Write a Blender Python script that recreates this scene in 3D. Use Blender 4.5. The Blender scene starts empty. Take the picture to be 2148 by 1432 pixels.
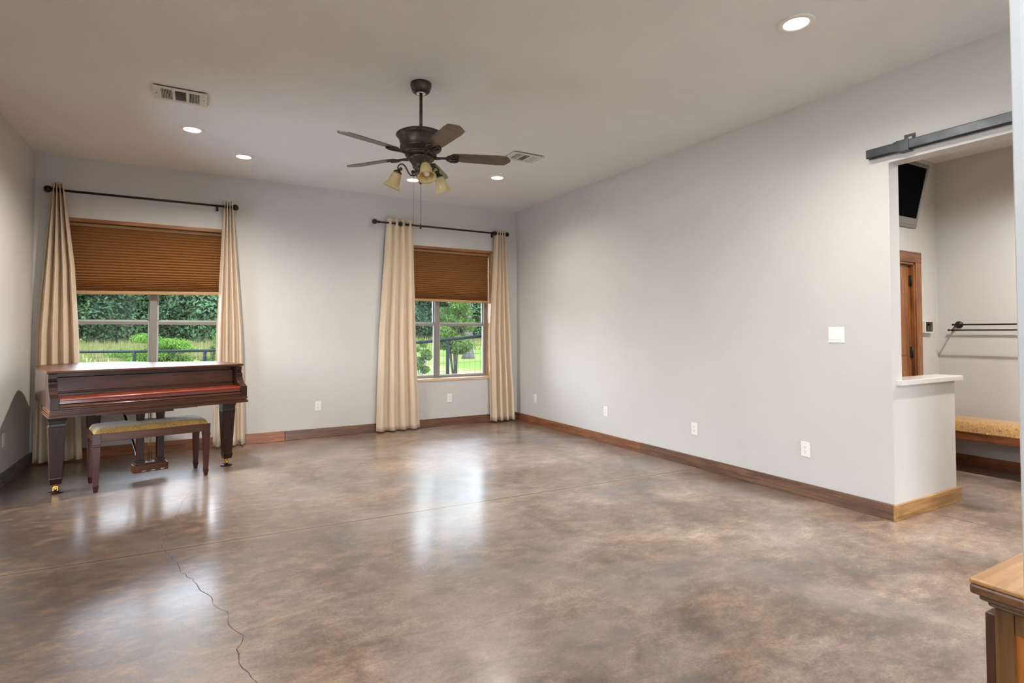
import bpy, bmesh, math, random
from math import pi, sin, cos, radians, sqrt, atan2
from mathutils import Vector, Matrix
random.seed(11)
S = bpy.context.scene
COL = S.collection

# ------------------------------------------------------------------ geometry helpers
class MB:
    """collects simple shapes into one mesh"""
    def __init__(s):
        s.bm = bmesh.new()
        s.mi = 0
    def _new(s, vs, fs, smooth=False):
        bv = [s.bm.verts.new(v) for v in vs]
        for f in fs:
            try:
                face = s.bm.faces.new([bv[i] for i in f])
                face.smooth = smooth
                face.material_index = s.mi
            except ValueError:
                pass
        return bv
    def box(s, x0, x1, y0, y1, z0, z1, bev=0.0):
        vs = [(x0,y0,z0),(x1,y0,z0),(x1,y1,z0),(x0,y1,z0),(x0,y0,z1),(x1,y0,z1),(x1,y1,z1),(x0,y1,z1)]
        fs = [(3,2,1,0),(4,5,6,7),(0,1,5,4),(1,2,6,5),(2,3,7,6),(3,0,4,7)]
        bv = s._new(vs, fs)
        if bev > 0:
            es = set()
            for v in bv:
                for e in v.link_edges: es.add(e)
            bmesh.ops.bevel(s.bm, geom=list(es), offset=bev, segments=2, profile=.6, affect='EDGES')
        return s
    def prism(s, pts, z0, z1, M=None, smooth=False):
        """polygon pts (x,y) extruded z0..z1, then moved by matrix M"""
        n = len(pts)
        vs = [(p[0],p[1],z0) for p in pts] + [(p[0],p[1],z1) for p in pts]
        if M is not None: vs = [tuple(M @ Vector(v)) for v in vs]
        bv = [s.bm.verts.new(v) for v in vs]
        a = 0
        for i in range(n):
            x1,y1 = pts[i]; x2,y2 = pts[(i+1)%n]; a += x1*y2-x2*y1
        idx = list(range(n))
        if a < 0: idx = idx[::-1]
        fl = []
        fl.append(s.bm.faces.new([bv[i] for i in idx[::-1]]))
        fl.append(s.bm.faces.new([bv[i+n] for i in idx]))
        for k in range(n):
            i = idx[k]; j = idx[(k+1)%n]
            f = s.bm.faces.new([bv[i],bv[j],bv[j+n],bv[i+n]]); f.smooth = smooth; fl.append(f)
        for f in fl: f.material_index = s.mi
        return s
    def lathe(s, prof, cx=0, cy=0, cz=0, n=28, M=None, smooth=True, caps=True):
        """prof = [(r,z)...] revolved about z"""
        rings = []
        for r,z in prof:
            ring = []
            for k in range(n):
                a = 2*pi*k/n
                v = Vector((r*cos(a), r*sin(a), z))
                if M is not None: v = M @ v
                ring.append(s.bm.verts.new((v.x+cx, v.y+cy, v.z+cz)))
            rings.append(ring)
        for i in range(len(rings)-1):
            for k in range(n):
                f = s.bm.faces.new([rings[i][k],rings[i][(k+1)%n],rings[i+1][(k+1)%n],rings[i+1][k]])
                f.smooth = smooth; f.material_index = s.mi
        if caps:
            for ring in (rings[0], rings[-1]):
                try:
                    f = s.bm.faces.new(ring); f.material_index = s.mi
                except ValueError: pass
        return s
    def tube(s, pts, r, n=10, smooth=True):
        pts = [Vector(p) for p in pts]
        rr = r if isinstance(r, (list, tuple)) else [r]*len(pts)
        rings = []
        t0 = (pts[1]-pts[0]).normalized()
        ref = Vector((0,0,1)) if abs(t0.z) < .9 else Vector((1,0,0))
        nrm = (ref - t0*ref.dot(t0)).normalized()
        for i,p in enumerate(pts):
            a = pts[max(i-1,0)]; b = pts[min(i+1,len(pts)-1)]
            t = (b-a).normalized()
            nrm = (nrm - t*nrm.dot(t)).normalized()
            bi = t.cross(nrm)
            rings.append([s.bm.verts.new(p + (nrm*cos(2*pi*k/n)+bi*sin(2*pi*k/n))*rr[i]) for k in range(n)])
        for i in range(len(rings)-1):
            for k in range(n):
                f = s.bm.faces.new([rings[i][k],rings[i][(k+1)%n],rings[i+1][(k+1)%n],rings[i+1][k]])
                f.smooth = smooth; f.material_index = s.mi
        for ring in (rings[0], rings[-1]):
            f = s.bm.faces.new(ring); f.material_index = s.mi
        return s
    def sphere(s, c, r, sc=(1,1,1), u=20, v=12):
        M = Matrix.Translation(Vector(c)) @ Matrix.Diagonal((r*sc[0], r*sc[1], r*sc[2], 1))
        res = bmesh.ops.create_uvsphere(s.bm, u_segments=u, v_segments=v, radius=1, matrix=M)
        for vv in res['verts']:
            for f in vv.link_faces: f.smooth = True; f.material_index = s.mi
        return s
    def frustum(s, cx, cy, levels):
        """square sections: levels = [(z, half_x, half_y)...]"""
        rings = []
        for z,hx,hy in levels:
            rings.append([s.bm.verts.new((cx+a*hx, cy+b*hy, z)) for a,b in ((-1,-1),(1,-1),(1,1),(-1,1))])
        for i in range(len(rings)-1):
            for k in range(4):
                s.bm.faces.new([rings[i][k],rings[i][(k+1)%4],rings[i+1][(k+1)%4],rings[i+1][k]])
        s.bm.faces.new(rings[0][::-1]); s.bm.faces.new(rings[-1])
        return s
    def grid(s, P, smooth=True):
        """P[i][j] points -> quad surface"""
        V = [[s.bm.verts.new(p) for p in row] for row in P]
        for i in range(len(V)-1):
            for j in range(len(V[0])-1):
                f = s.bm.faces.new([V[i][j],V[i][j+1],V[i+1][j+1],V[i+1][j]])
                f.smooth = smooth; f.material_index = s.mi
        return s
    def build(s, name, mat, parent=None, bevel=0.0, solid=0.0):
        bmesh.ops.recalc_face_normals(s.bm, faces=s.bm.faces[:])
        me = bpy.data.meshes.new(name)
        s.bm.to_mesh(me); s.bm.free()
        for m in (mat if isinstance(mat, (list, tuple)) else [mat]): me.materials.append(m)
        o = bpy.data.objects.new(name, me)
        COL.objects.link(o)
        if parent is not None: o.parent = parent
        if solid:
            md = o.modifiers.new('solid','SOLIDIFY'); md.thickness = solid; md.offset = 0
        if bevel:
            md = o.modifiers.new('bevel','BEVEL'); md.width = bevel; md.segments = 2; md.limit_method = 'ANGLE'; md.angle_limit = radians(40)
        return o

def tag(o, label=None, cat=None, group=None, kind=None):
    if label: o['label'] = label
    if cat: o['category'] = cat
    if group: o['group'] = group
    if kind: o['kind'] = kind
    return o
def empty(name, loc, label=None, cat=None, rz=0, group=None, kind=None):
    o = bpy.data.objects.new(name, None); COL.objects.link(o)
    o.location = loc; o.rotation_euler = (0,0,rz); o.empty_display_size = .1
    return tag(o, label, cat, group, kind)
def copy_tree(o, parent=None):
    c = o.copy(); COL.objects.link(c)
    if parent is not None: c.parent = parent
    for ch in list(o.children): copy_tree(ch, c)
    return c

# ------------------------------------------------------------------ material helpers
def new_mat(name):
    m = bpy.data.materials.new(name); m.use_nodes = True
    nt = m.node_tree; nt.nodes.clear()
    out = nt.nodes.new('ShaderNodeOutputMaterial')
    return m, nt, out
def N(nt, typ, **kw):
    n = nt.nodes.new(typ)
    for k,v in kw.items():
        if k in n.inputs.keys() if isinstance(k,str) else False: n.inputs[k].default_value = v
        else: setattr(n, k, v)
    return n
def srgb(r,g,b):
    f = lambda c: (c/255/12.92) if c/255 <= .04045 else ((c/255+.055)/1.055)**2.4
    return (f(r),f(g),f(b),1)
def bsdf(nt, out, col=None, rough=.5, metal=0, coat=0, spec=None, coat_rough=.1, sheen=0):
    b = nt.nodes.new('ShaderNodeBsdfPrincipled')
    if col is not None: b.inputs['Base Color'].default_value = col
    b.inputs['Roughness'].default_value = rough
    b.inputs['Metallic'].default_value = metal
    b.inputs['Coat Weight'].default_value = coat
    b.inputs['Coat Roughness'].default_value = coat_rough
    b.inputs['Sheen Weight'].default_value = sheen
    if spec is not None: b.inputs['Specular IOR Level'].default_value = spec
    nt.links.new(b.outputs[0], out.inputs[0])
    return b
def coords(nt, scale=(1,1,1), rot=(0,0,0), kind='Object'):
    tc = nt.nodes.new('ShaderNodeTexCoord'); mp = nt.nodes.new('ShaderNodeMapping')
    mp.inputs['Scale'].default_value = scale; mp.inputs['Rotation'].default_value = rot
    nt.links.new(tc.outputs[kind], mp.inputs[0]); return mp.outputs[0]
def noise(nt, vec, scale, detail=4, rough=.55, dist=0):
    n = nt.nodes.new('ShaderNodeTexNoise')
    n.inputs['Scale'].default_value = scale; n.inputs['Detail'].default_value = detail
    n.inputs['Roughness'].default_value = rough; n.inputs['Distortion'].default_value = dist
    nt.links.new(vec, n.inputs['Vector']); return n.outputs['Fac']
def ramp(nt, fac, stops):
    r = nt.nodes.new('ShaderNodeValToRGB'); e = r.color_ramp.elements
    while len(e) < len(stops): e.new(.5)
    for k,(p,c) in enumerate(stops): e[k].position = p; e[k].color = c
    nt.links.new(fac, r.inputs[0]); return r.outputs[0]
def mixc(nt, a, b, fac, mode='MIX'):
    m = nt.nodes.new('ShaderNodeMix'); m.data_type = 'RGBA'; m.blend_type = mode
    for sock,v in ((m.inputs[6],a),(m.inputs[7],b),(m.inputs[0],fac)):
        if hasattr(v,'is_output') or hasattr(v,'links'): nt.links.new(v, sock)
        else: sock.default_value = v
    return m.outputs[2]
def math_(nt, op, a, b=None, c=None):
    m = nt.nodes.new('ShaderNodeMath'); m.operation = op
    for i,v in enumerate((a,b,c)):
        if v is None: continue
        if hasattr(v,'links'): nt.links.new(v, m.inputs[i])
        else: m.inputs[i].default_value = v
    return m.outputs[0]
def bump(nt, b, h, strength=.3, dist=.01):
    n = nt.nodes.new('ShaderNodeBump'); n.inputs['Strength'].default_value = strength; n.inputs['Distance'].default_value = dist
    nt.links.new(h, n.inputs['Height']); nt.links.new(n.outputs[0], b.inputs['Normal'])
def simple(name, col, rough=.5, metal=0, coat=0, spec=None, var=.0, nscale=8, coat_rough=.1, bumps=0, sheen=0):
    m, nt, out = new_mat(name)
    b = bsdf(nt, out, col, rough, metal, coat, spec, coat_rough, sheen)
    v = coords(nt)
    if var:
        f = noise(nt, v, nscale, 5)
        d = tuple(max(0,c*(1-var)) for c in col[:3])+(1,); l = tuple(min(1,c*(1+var)) for c in col[:3])+(1,)
        nt.links.new(ramp(nt, f, [(.3,d),(.7,l)]), b.inputs['Base Color'])
    if bumps:
        bump(nt, b, noise(nt, v, 260, 2), bumps, .002)
    return m
def paint(name, col, scale=75, strength=.5):
    m, nt, out = new_mat(name)
    b = bsdf(nt, out, col, .62, spec=.3)
    v = coords(nt)
    f = noise(nt, v, 1.3, 3)
    d = tuple(c*.97 for c in col[:3])+(1,); l = tuple(min(1,c*1.03) for c in col[:3])+(1,)
    nt.links.new(ramp(nt, f, [(.3,d),(.7,l)]), b.inputs['Base Color'])
    h1 = noise(nt, v, scale, 3, .5, .4)
    h = ramp(nt, h1, [(.42,(0,0,0,1)),(.62,(1,1,1,1))])
    bump(nt, b, h, strength, .003)
    return m
def wood(name, dark, mid, light, axis='x', rough=.4, coat=0, scale=1, coat_rough=.12, knots=False, spec=None, stretch=18):
    """grain runs along `axis`"""
    m, nt, out = new_mat(name)
    b = bsdf(nt, out, mid, rough, 0, coat, spec, coat_rough)
    sc = {'x':(1,stretch,stretch),'y':(stretch,1,stretch),'z':(stretch,stretch,1)}[axis]
    v = coords(nt, tuple(c*scale for c in sc))
    f1 = noise(nt, v, 2.0, 6, .6, .8)
    sc2 = {'x':(1.2,5,5),'y':(5,1.2,5),'z':(5,5,1.2)}[axis]
    f2 = noise(nt, coords(nt, tuple(c*scale for c in sc2)), 1.7, 4, .5, 1.5)
    f = math_(nt,'ADD', math_(nt,'MULTIPLY',f1,.6), math_(nt,'MULTIPLY',f2,.4))
    c = ramp(nt, f, [(.34,dark),(.5,mid),(.66,light)])
    if knots:
        vk = coords(nt, (3,7,7) if axis=='x' else ((7,3,7) if axis=='y' else (7,7,3)))
        vo = nt.nodes.new('ShaderNodeTexVoronoi'); vo.inputs['Scale'].default_value = .8; nt.links.new(vk, vo.inputs['Vector'])
        k = ramp(nt, vo.outputs['Distance'], [(.03,(1,1,1,1)),(.12,(0,0,0,1))])
        c = mixc(nt, c, tuple(x*.25 for x in dark[:3])+(1,), math_(nt,'MULTIPLY',k,.75))
    nt.links.new(c, b.inputs['Base Color'])
    bump(nt, b, f1, .12, .002)
    return m

# ------------------------------------------------------------------ materials
M = {}
M['wall'] = paint('greige wall paint', (.57,.546,.513,1), 75, .13)
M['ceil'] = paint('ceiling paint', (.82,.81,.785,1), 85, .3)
M['near'] = paint('near wall paint', (.57,.546,.513,1), 55, .12)
M['mah'] = wood('polished mahogany', srgb(58,28,12), srgb(80,42,20), srgb(100,56,30), 'x', .34, .12, 1, .12, spec=.25)
M['mahz'] = wood('mahogany upright grain', srgb(34,14,8), srgb(48,22,12), srgb(62,30,17), 'z', .36, .1, 1, .14, spec=.25)
M['mahy'] = wood('mahogany side grain', srgb(58,33,24), srgb(72,44,33), srgb(84,54,42), 'y', .25, .7, 1, .09)
M['mahred'] = wood('red mahogany cover', srgb(100,30,9), srgb(120,40,13), srgb(138,54,20), 'x', .25, .5, 1, .08)
M['bench'] = wood('red brown bench wood', srgb(52,19,12), srgb(70,28,19), srgb(88,38,26), 'z', .32, .2, 1, .12, spec=.3)
M['black'] = simple('black lacquer', (.006,.006,.006,1), .18, 0, .6)
M['brass'] = simple('brass', (.78,.48,.13,1), .22, 1, var=.15, nscale=40)
M['steel'] = simple('worn nickel', (.72,.68,.66,1), .25, 1)
M['bronze'] = simple('oil rubbed bronze', (.050,.036,.024,1), .42, .5, var=.5, nscale=30)
M['iron'] = simple('dark rod metal', (.02,.014,.011,1), .38, .5, var=.3, nscale=20)
M['track'] = simple('raw blued steel', (.085,.09,.10,1), .42, .75, var=.35, nscale=9)
M['plate'] = simple('white plastic plate', (.80,.77,.72,1), .35)
M['slot'] = simple('dark slot', (.03,.028,.025,1), .6)
M['alum'] = simple('taupe window vinyl', (.25,.23,.205,1), .5, var=.04)
M['sash'] = simple('pale sash edge', (.46,.46,.45,1), .4, var=.04)
M['ventw'] = simple('cream vent metal', (.66,.63,.56,1), .4)
M['ventd'] = simple('vent duct dark', (.012,.010,.008,1), .9, spec=.05)
M['stone'] = simple('pale speckled stone', (.62,.59,.55,1), .3, var=.12, nscale=90, coat=.3)
M['screen'] = simple('black screen', (.0006,.0006,.0007,1), .6, spec=.012)
M['tvgrey'] = simple('silver grey bezel', (.115,.10,.09,1), .45, .1)
M['rubber'] = simple('black plastic', (.012,.012,.012,1), .5)
M['basewarm'] = wood('warm baseboard', srgb(96,48,18), srgb(142,80,34), srgb(172,108,52), 'x', .4, .25, 1, .2, True)
M['basebrown'] = wood('brown baseboard', srgb(64,36,22), srgb(98,60,38), srgb(126,84,56), 'x', .4, .25, 1, .2, True)
M['basedark'] = wood('dark baseboard', srgb(62,40,26), srgb(98,66,44), srgb(126,90,62), 'y', .5, .05, 1, .2, True)
M['basedark2'] = wood('red brown baseboard', srgb(80,44,22), srgb(122,74,42), srgb(148,98,62), 'y', .5, .05, 1, .2, True)
M['basegold'] = wood('golden baseboard', srgb(120,84,44), srgb(164,122,74), srgb(190,150,98), 'x', .42, .15, 1, .2, True)
M['basegrey'] = wood('grey weathered baseboard', srgb(58,56,52), srgb(92,90,86), srgb(132,130,124), 'y', .55, 0, 1.6, .2, stretch=9)
M['casing'] = wood('window casing wood', srgb(104,62,26), srgb(146,92,44), srgb(176,120,64), 'x', .45, .15, 1, .2)
M['casingz'] = wood('daylit jamb wood', srgb(146,104,64), srgb(182,140,94), srgb(204,164,120), 'z', .45, .15, 1, .2)  # lighter copy of the casing wood; daylight glare is in the colour
M['sillw'] = wood('daylit sill wood', srgb(176,140,104), srgb(204,172,138), srgb(220,192,160), 'x', .45, .1, 1, .2)  # sill wood lightened further so its colour carries the daylight glare
M['door'] = wood('knotty door wood', srgb(92,50,22), srgb(140,86,44), srgb(168,112,62), 'z', .4, .3, 1, .2)
M['doorx'] = wood('knotty header wood', srgb(80,44,22), srgb(122,76,42), srgb(146,98,58), 'x', .4, .3, 1, .2)
M['cabtop'] = wood('honey cabinet top', srgb(150,100,46), srgb(178,128,68), srgb(196,148,86), 'x', .38, .4, 1, .2)
M['cabedge'] = wood('brown cabinet moulding', srgb(72,44,22), srgb(104,68,38), srgb(128,88,52), 'x', .38, .4, 1, .2)
M['cabbody'] = wood('brown cabinet frame', srgb(84,54,26), srgb(116,80,42), srgb(138,98,56), 'z', .4, .3, 1, .2)
M['cabdoor'] = wood('dark red cabinet door', srgb(52,26,16), srgb(78,44,30), srgb(96,58,40), 'z', .4, .3, 1, .2)
M['cabpanel'] = wood('orange cabinet panel', srgb(150,76,20), srgb(186,104,36), srgb(204,126,54), 'z', .4, .3, 1, .2)
M['mudwood'] = wood('mudroom seat wood', srgb(84,44,22), srgb(128,74,42), srgb(152,98,60), 'y', .4, .3, 1, .2)
M['blade'] = wood('fan blade walnut', srgb(66,50,38), srgb(92,74,58), srgb(112,94,76), 'x', .38, .35, 2, .2)
M['blade_b'] = M['blade']

def mk_floor():
    m, nt, out = new_mat('acid stained concrete')
    b = bsdf(nt, out, None, .3, 0, .8, .75, .2)
    v = coords(nt)
    n1 = noise(nt, v, .62, 6, .6, .7)
    n2 = noise(nt, v, 2.1, 9, .68, .5)
    n3 = noise(nt, coords(nt,(1,1.8,1),(0,0,.5)), 8, 8, .74, .3)
    n4 = noise(nt, v, 80, 5, .78)
    n5 = noise(nt, coords(nt,(1,1,1),(0,0,1.1)), .75, 5, .6, .5)
    f = math_(nt,'ADD', math_(nt,'MULTIPLY',n1,.27), math_(nt,'ADD', math_(nt,'MULTIPLY',n2,.31), math_(nt,'ADD', math_(nt,'MULTIPLY',n3,.25), math_(nt,'MULTIPLY',n4,.17))))
    c = ramp(nt, f, [(.41,srgb(52,38,27)),(.46,srgb(88,68,51)),(.50,srgb(120,96,76)),(.54,srgb(149,124,102)),(.60,srgb(186,164,143))])
    c = mixc(nt, c, srgb(122,86,54), math_(nt,'MULTIPLY', ramp(nt,n5,[(.50,(0,0,0,1)),(.64,(1,1,1,1))]), .36))
    c = mixc(nt, c, srgb(158,145,140), math_(nt,'MULTIPLY', ramp(nt,n5,[(.40,(1,1,1,1)),(.56,(0,0,0,1))]), .42))  # grey mottling, partly standing in for window light reflected off the slab
    # small dark pits and pale rubbed streaks
    sp = math_(nt,'MULTIPLY', ramp(nt, n4, [(.36,(1,1,1,1)),(.44,(0,0,0,1))]), ramp(nt, n2, [(.44,(0,0,0,1)),(.6,(1,1,1,1))]))
    c = mixc(nt, c, srgb(66,50,38), math_(nt,'MULTIPLY',sp,.22))
    n6 = noise(nt, coords(nt,(1,1.5,1),(0,0,-.4)), 7, 9, .8, .3)
    c = mixc(nt, c, srgb(172,152,132), math_(nt,'MULTIPLY', ramp(nt,n6,[(.54,(0,0,0,1)),(.68,(1,1,1,1))]), .4))
    sep = nt.nodes.new('ShaderNodeSeparateXYZ'); nt.links.new(v, sep.inputs[0])
    X, Y = sep.outputs[0], sep.outputs[1]
    # brown stained zone on the left half, greyer zone in the middle
    wob = math_(nt,'MULTIPLY', math_(nt,'SUBTRACT', math_(nt,'ADD', math_(nt,'MULTIPLY',n2,.6), math_(nt,'MULTIPLY',n1,.4)), .5), 4.2)
    left = math_(nt,'ADD', math_(nt,'MULTIPLY', X, -.55), math_(nt,'ADD', math_(nt,'MULTIPLY', math_(nt,'ABSOLUTE', math_(nt,'SUBTRACT',Y,3.7)), -.35), wob))
    lm = nt.nodes.new('ShaderNodeMapRange'); lm.interpolation_type = 'SMOOTHSTEP'
    nt.links.new(left, lm.inputs[0]); lm.inputs[1].default_value=-.95; lm.inputs[2].default_value=.5
    c = mixc(nt, c, ramp(nt, math_(nt,'ADD', math_(nt,'MULTIPLY',n3,.6), math_(nt,'MULTIPLY',n2,.4)), [(.40,srgb(38,24,14)),(.5,srgb(74,50,31)),(.60,srgb(122,90,60))]), math_(nt,'MULTIPLY', lm.outputs[0], .96))
    # saw cut joints
    d1 = math_(nt,'ABSOLUTE', math_(nt,'SUBTRACT', math_(nt,'ADD', Y, math_(nt,'MULTIPLY',X,.046)), 3.837))
    j1 = math_(nt,'MULTIPLY', math_(nt,'LESS_THAN', d1, .007), math_(nt,'LESS_THAN', X, 4.1))
    d2 = math_(nt,'ABSOLUTE', math_(nt,'SUBTRACT', math_(nt,'ADD', X, math_(nt,'MULTIPLY',Y,.05)), 4.60))
    j2 = math_(nt,'MULTIPLY', math_(nt,'LESS_THAN', d2, .004), math_(nt,'LESS_THAN', Y, 1.96))
    j = math_(nt,'MAXIMUM', j1, j2)
    halo = nt.nodes.new('ShaderNodeMapRange'); nt.links.new(d1, halo.inputs[0]); halo.inputs[1].default_value=0; halo.inputs[2].default_value=.06; halo.inputs[3].default_value=.35; halo.inputs[4].default_value=0
    c = mixc(nt, c, srgb(196,160,122), math_(nt,'MULTIPLY', halo.outputs[0], n2))
    c = mixc(nt, c, srgb(48,32,22), math_(nt,'MULTIPLY', j, .95))
    nt.links.new(c, b.inputs['Base Color'])
    r = ramp(nt, math_(nt,'ADD', math_(nt,'MULTIPLY',n3,.5), math_(nt,'MULTIPLY',n2,.5)), [(.35,(.34,.34,.34,1)),(.65,(.52,.52,.52,1))])
    nt.links.new(r, b.inputs['Roughness'])
    h = math_(nt,'SUBTRACT', math_(nt,'ADD', math_(nt,'MULTIPLY',n2,.6), math_(nt,'MULTIPLY',n4,.06)), math_(nt,'MULTIPLY',j,.5))
    bump(nt, b, h, .16, .02)
    return m
M['floor'] = mk_floor()

def mk_fabric(name, dark, light, scale=220, trans=.0, rough=.7, sheen=.3, spec=.3):
    m, nt, out = new_mat(name)
    b = bsdf(nt, out, light, rough, spec=spec, sheen=sheen)
    v = coords(nt, (1,1,.35))
    f = noise(nt, v, scale, 3, .6)
    nt.links.new(ramp(nt, f, [(.3,dark),(.7,light)]), b.inputs['Base Color'])
    bump(nt, b, f, .1, .002)
    if trans:
        t = nt.nodes.new('ShaderNodeBsdfTranslucent'); t.inputs[0].default_value = light
        mx = nt.nodes.new('ShaderNodeMixShader'); mx.inputs[0].default_value = trans
        nt.links.new(b.outputs[0], mx.inputs[1]); nt.links.new(t.outputs[0], mx.inputs[2]); nt.links.new(mx.outputs[0], out.inputs[0])
    return m
M['curtain'] = mk_fabric('ivory satin curtain', srgb(217,196,169), srgb(223,203,176), 90, .10, .5, .25, .4)
M['shade'] = mk_fabric('brown pleated shade cloth', srgb(140,94,50), srgb(150,102,56), 60, .13, .8, .0)
M['rail'] = simple('tan shade rail', srgb(176,136,92), .4, var=.06)

def mk_damask(name, a, b_, scale=26):
    m, nt, out = new_mat(name)
    b = bsdf(nt, out, a, .55, spec=.4, sheen=.4)
    v = coords(nt)
    n = noise(nt, v, scale, 2, .5, 2.2)
    w = ramp(nt, n, [(.46,(0,0,0,1)),(.5,(1,1,1,1)),(.56,(0,0,0,1))])
    nt.links.new(mixc(nt, a, b_, w), b.inputs['Base Color'])
    bump(nt, b, w, .4, .004)
    return m
M['damask'] = mk_damask('gold damask', srgb(172,132,62), srgb(92,78,52), 24)
M['tapestry'] = mk_damask('tan tapestry', srgb(190,146,86), srgb(70,50,32), 34)

def mk_amber():
    m, nt, out = new_mat('amber alabaster glass')
    b = bsdf(nt, out, srgb(226,208,156), .3, coat=.4)
    v = coords(nt)
    f = noise(nt, v, 9, 4, .5, 1.5)
    col = ramp(nt, f, [(.3,srgb(214,190,130)),(.7,srgb(240,226,184))])
    nt.links.new(col, b.inputs['Base Color'])
    t = nt.nodes.new('ShaderNodeBsdfTranslucent'); nt.links.new(col, t.inputs[0])
    mx = nt.nodes.new('ShaderNodeMixShader'); mx.inputs[0].default_value = .45
    nt.links.new(b.outputs[0], mx.inputs[1]); nt.links.new(t.outputs[0], mx.inputs[2]); nt.links.new(mx.outputs[0], out.inputs[0])
    return m
M['amber'] = mk_amber()
M['bulb'] = simple('frosted bulb', (.80,.78,.66,1), .25, coat=.5)

def mk_glass():
    m, nt, out = new_mat('window glass')
    t = nt.nodes.new('ShaderNodeBsdfTransparent'); t.inputs[0].default_value = (.97,.985,.98,1)
    g = nt.nodes.new('ShaderNodeBsdfGlossy'); g.inputs['Roughness'].default_value = .01; g.inputs[0].default_value = (1,1,1,1)
    fr = nt.nodes.new('ShaderNodeFresnel'); fr.inputs[0].default_value = 1.45
    mx = nt.nodes.new('ShaderNodeMixShader'); nt.links.new(fr.outputs[0], mx.inputs[0])
    nt.links.new(t.outputs[0], mx.inputs[1]); nt.links.new(g.outputs[0], mx.inputs[2]); nt.links.new(mx.outputs[0], out.inputs[0])
    return m
M['glass'] = mk_glass()

CAN = 9.0
def mk_emit(name, col, s):
    m, nt, out = new_mat(name)
    e = nt.nodes.new('ShaderNodeEmission'); e.inputs[0].default_value = col; e.inputs[1].default_value = s
    nt.links.new(e.outputs[0], out.inputs[0]); return m
M['lamp'] = mk_emit('lit downlight lens', (1,.93,.85,1), CAN)

def mk_leaf(name, a, b_, trans=.35):
    m, nt, out = new_mat(name)
    b = bsdf(nt, out, a, .9, spec=0.0)
    g = nt.nodes.new('ShaderNodeNewGeometry')
    f = noise(nt, coords(nt), .9, 4)  # noise paints lit and shaded leaf clumps into the colour
    oi = nt.nodes.new('ShaderNodeObjectInfo')
    r = math_(nt,'ADD', math_(nt,'MULTIPLY', g.outputs['Random Per Island'], .35), math_(nt,'ADD', math_(nt,'MULTIPLY', f, .9), math_(nt,'MULTIPLY', math_(nt,'SUBTRACT', oi.outputs['Random'], .5), .35)))
    c = ramp(nt, r, [(.38,a),(.9,b_)])
    nt.links.new(c, b.inputs['Base Color'])
    t = nt.nodes.new('ShaderNodeBsdfTranslucent'); nt.links.new(c, t.inputs[0])
    mx = nt.nodes.new('ShaderNodeMixShader'); mx.inputs[0].default_value = trans
    nt.links.new(b.outputs[0], mx.inputs[1]); nt.links.new(t.outputs[0], mx.inputs[2]); nt.links.new(mx.outputs[0], out.inputs[0])
    return m
M['leafdark'] = mk_leaf('forest leaves', (.003,.011,.005,1), (.060,.110,.052,1))
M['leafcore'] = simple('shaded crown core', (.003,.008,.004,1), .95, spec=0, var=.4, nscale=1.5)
M['leafbright'] = mk_leaf('bright shrub leaves', (.022,.060,.006,1), (.082,.135,.024,1))
M['leafmid'] = mk_leaf('young tree leaves', (.014,.040,.006,1), (.058,.096,.022,1))
M['bark'] = simple('grey bark', (.045,.042,.038,1), .95, var=.5, nscale=7, spec=0)
M['fence'] = simple('dark pipe paint', (.006,.009,.010,1), .8, 0, spec=.04)
M['wire'] = simple('galvanised wire', (.02,.022,.02,1), .7, 0, spec=.1)
def mk_ground():
    m, nt, out = new_mat('meadow ground')
    b = bsdf(nt, out, None, .95, spec=0)
    v = coords(nt, (1,.35,1))
    f = noise(nt, v, .35, 6, .65, .6)
    c = ramp(nt, f, [(.32,(.022,.046,.005,1)),(.47,(.058,.078,.018,1)),(.56,(.095,.085,.034,1)),(.70,(.125,.080,.052,1))])
    f2 = noise(nt, coords(nt,(6,1,1)), 3, 5, .7)
    c = mixc(nt, c, (.07,.13,.03,1), math_(nt,'MULTIPLY', ramp(nt,f2,[(.3,(1,1,1,1)),(.5,(0,0,0,1))]), .5))
    nt.links.new(c, b.inputs['Base Color']); return m
M['ground'] = mk_ground()
M['grassblade'] = mk_leaf('dry and green grass', (.045,.066,.012,1), (.125,.085,.052,1), .3)
M['brick'] = simple('exterior siding', (.30,.25,.2,1), .8, var=.1)

# ------------------------------------------------------------------ the room shell
L, R, B, H, YE = -1.384, 4.11, 7.022, 3.05, 1.976
RT = .125            # thickness of the right wall
REAR = -4.2
XF = 6.42            # far wall of the mudroom
YD = 2.66            # door wall of the mudroom
HM = 2.96            # mudroom ceiling
WC = (-.397, 2.915)  # window centres
HW = .785            # half width of the openings
Z0, Z1 = .615, 2.437
WT = .24

def struct(name, mb, mat, label, cat, bevel=0, parent=None):
    o = mb.build(name, mat, parent, bevel)
    return tag(o, label, cat, None, 'structure')

f = MB(); f.box(L-.3, XF+.3, REAR-.3, B+WT, -.12, 0)
floor = struct('floor', f, M['floor'], 'brown and grey stained concrete floor of the whole room', 'floor')

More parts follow.
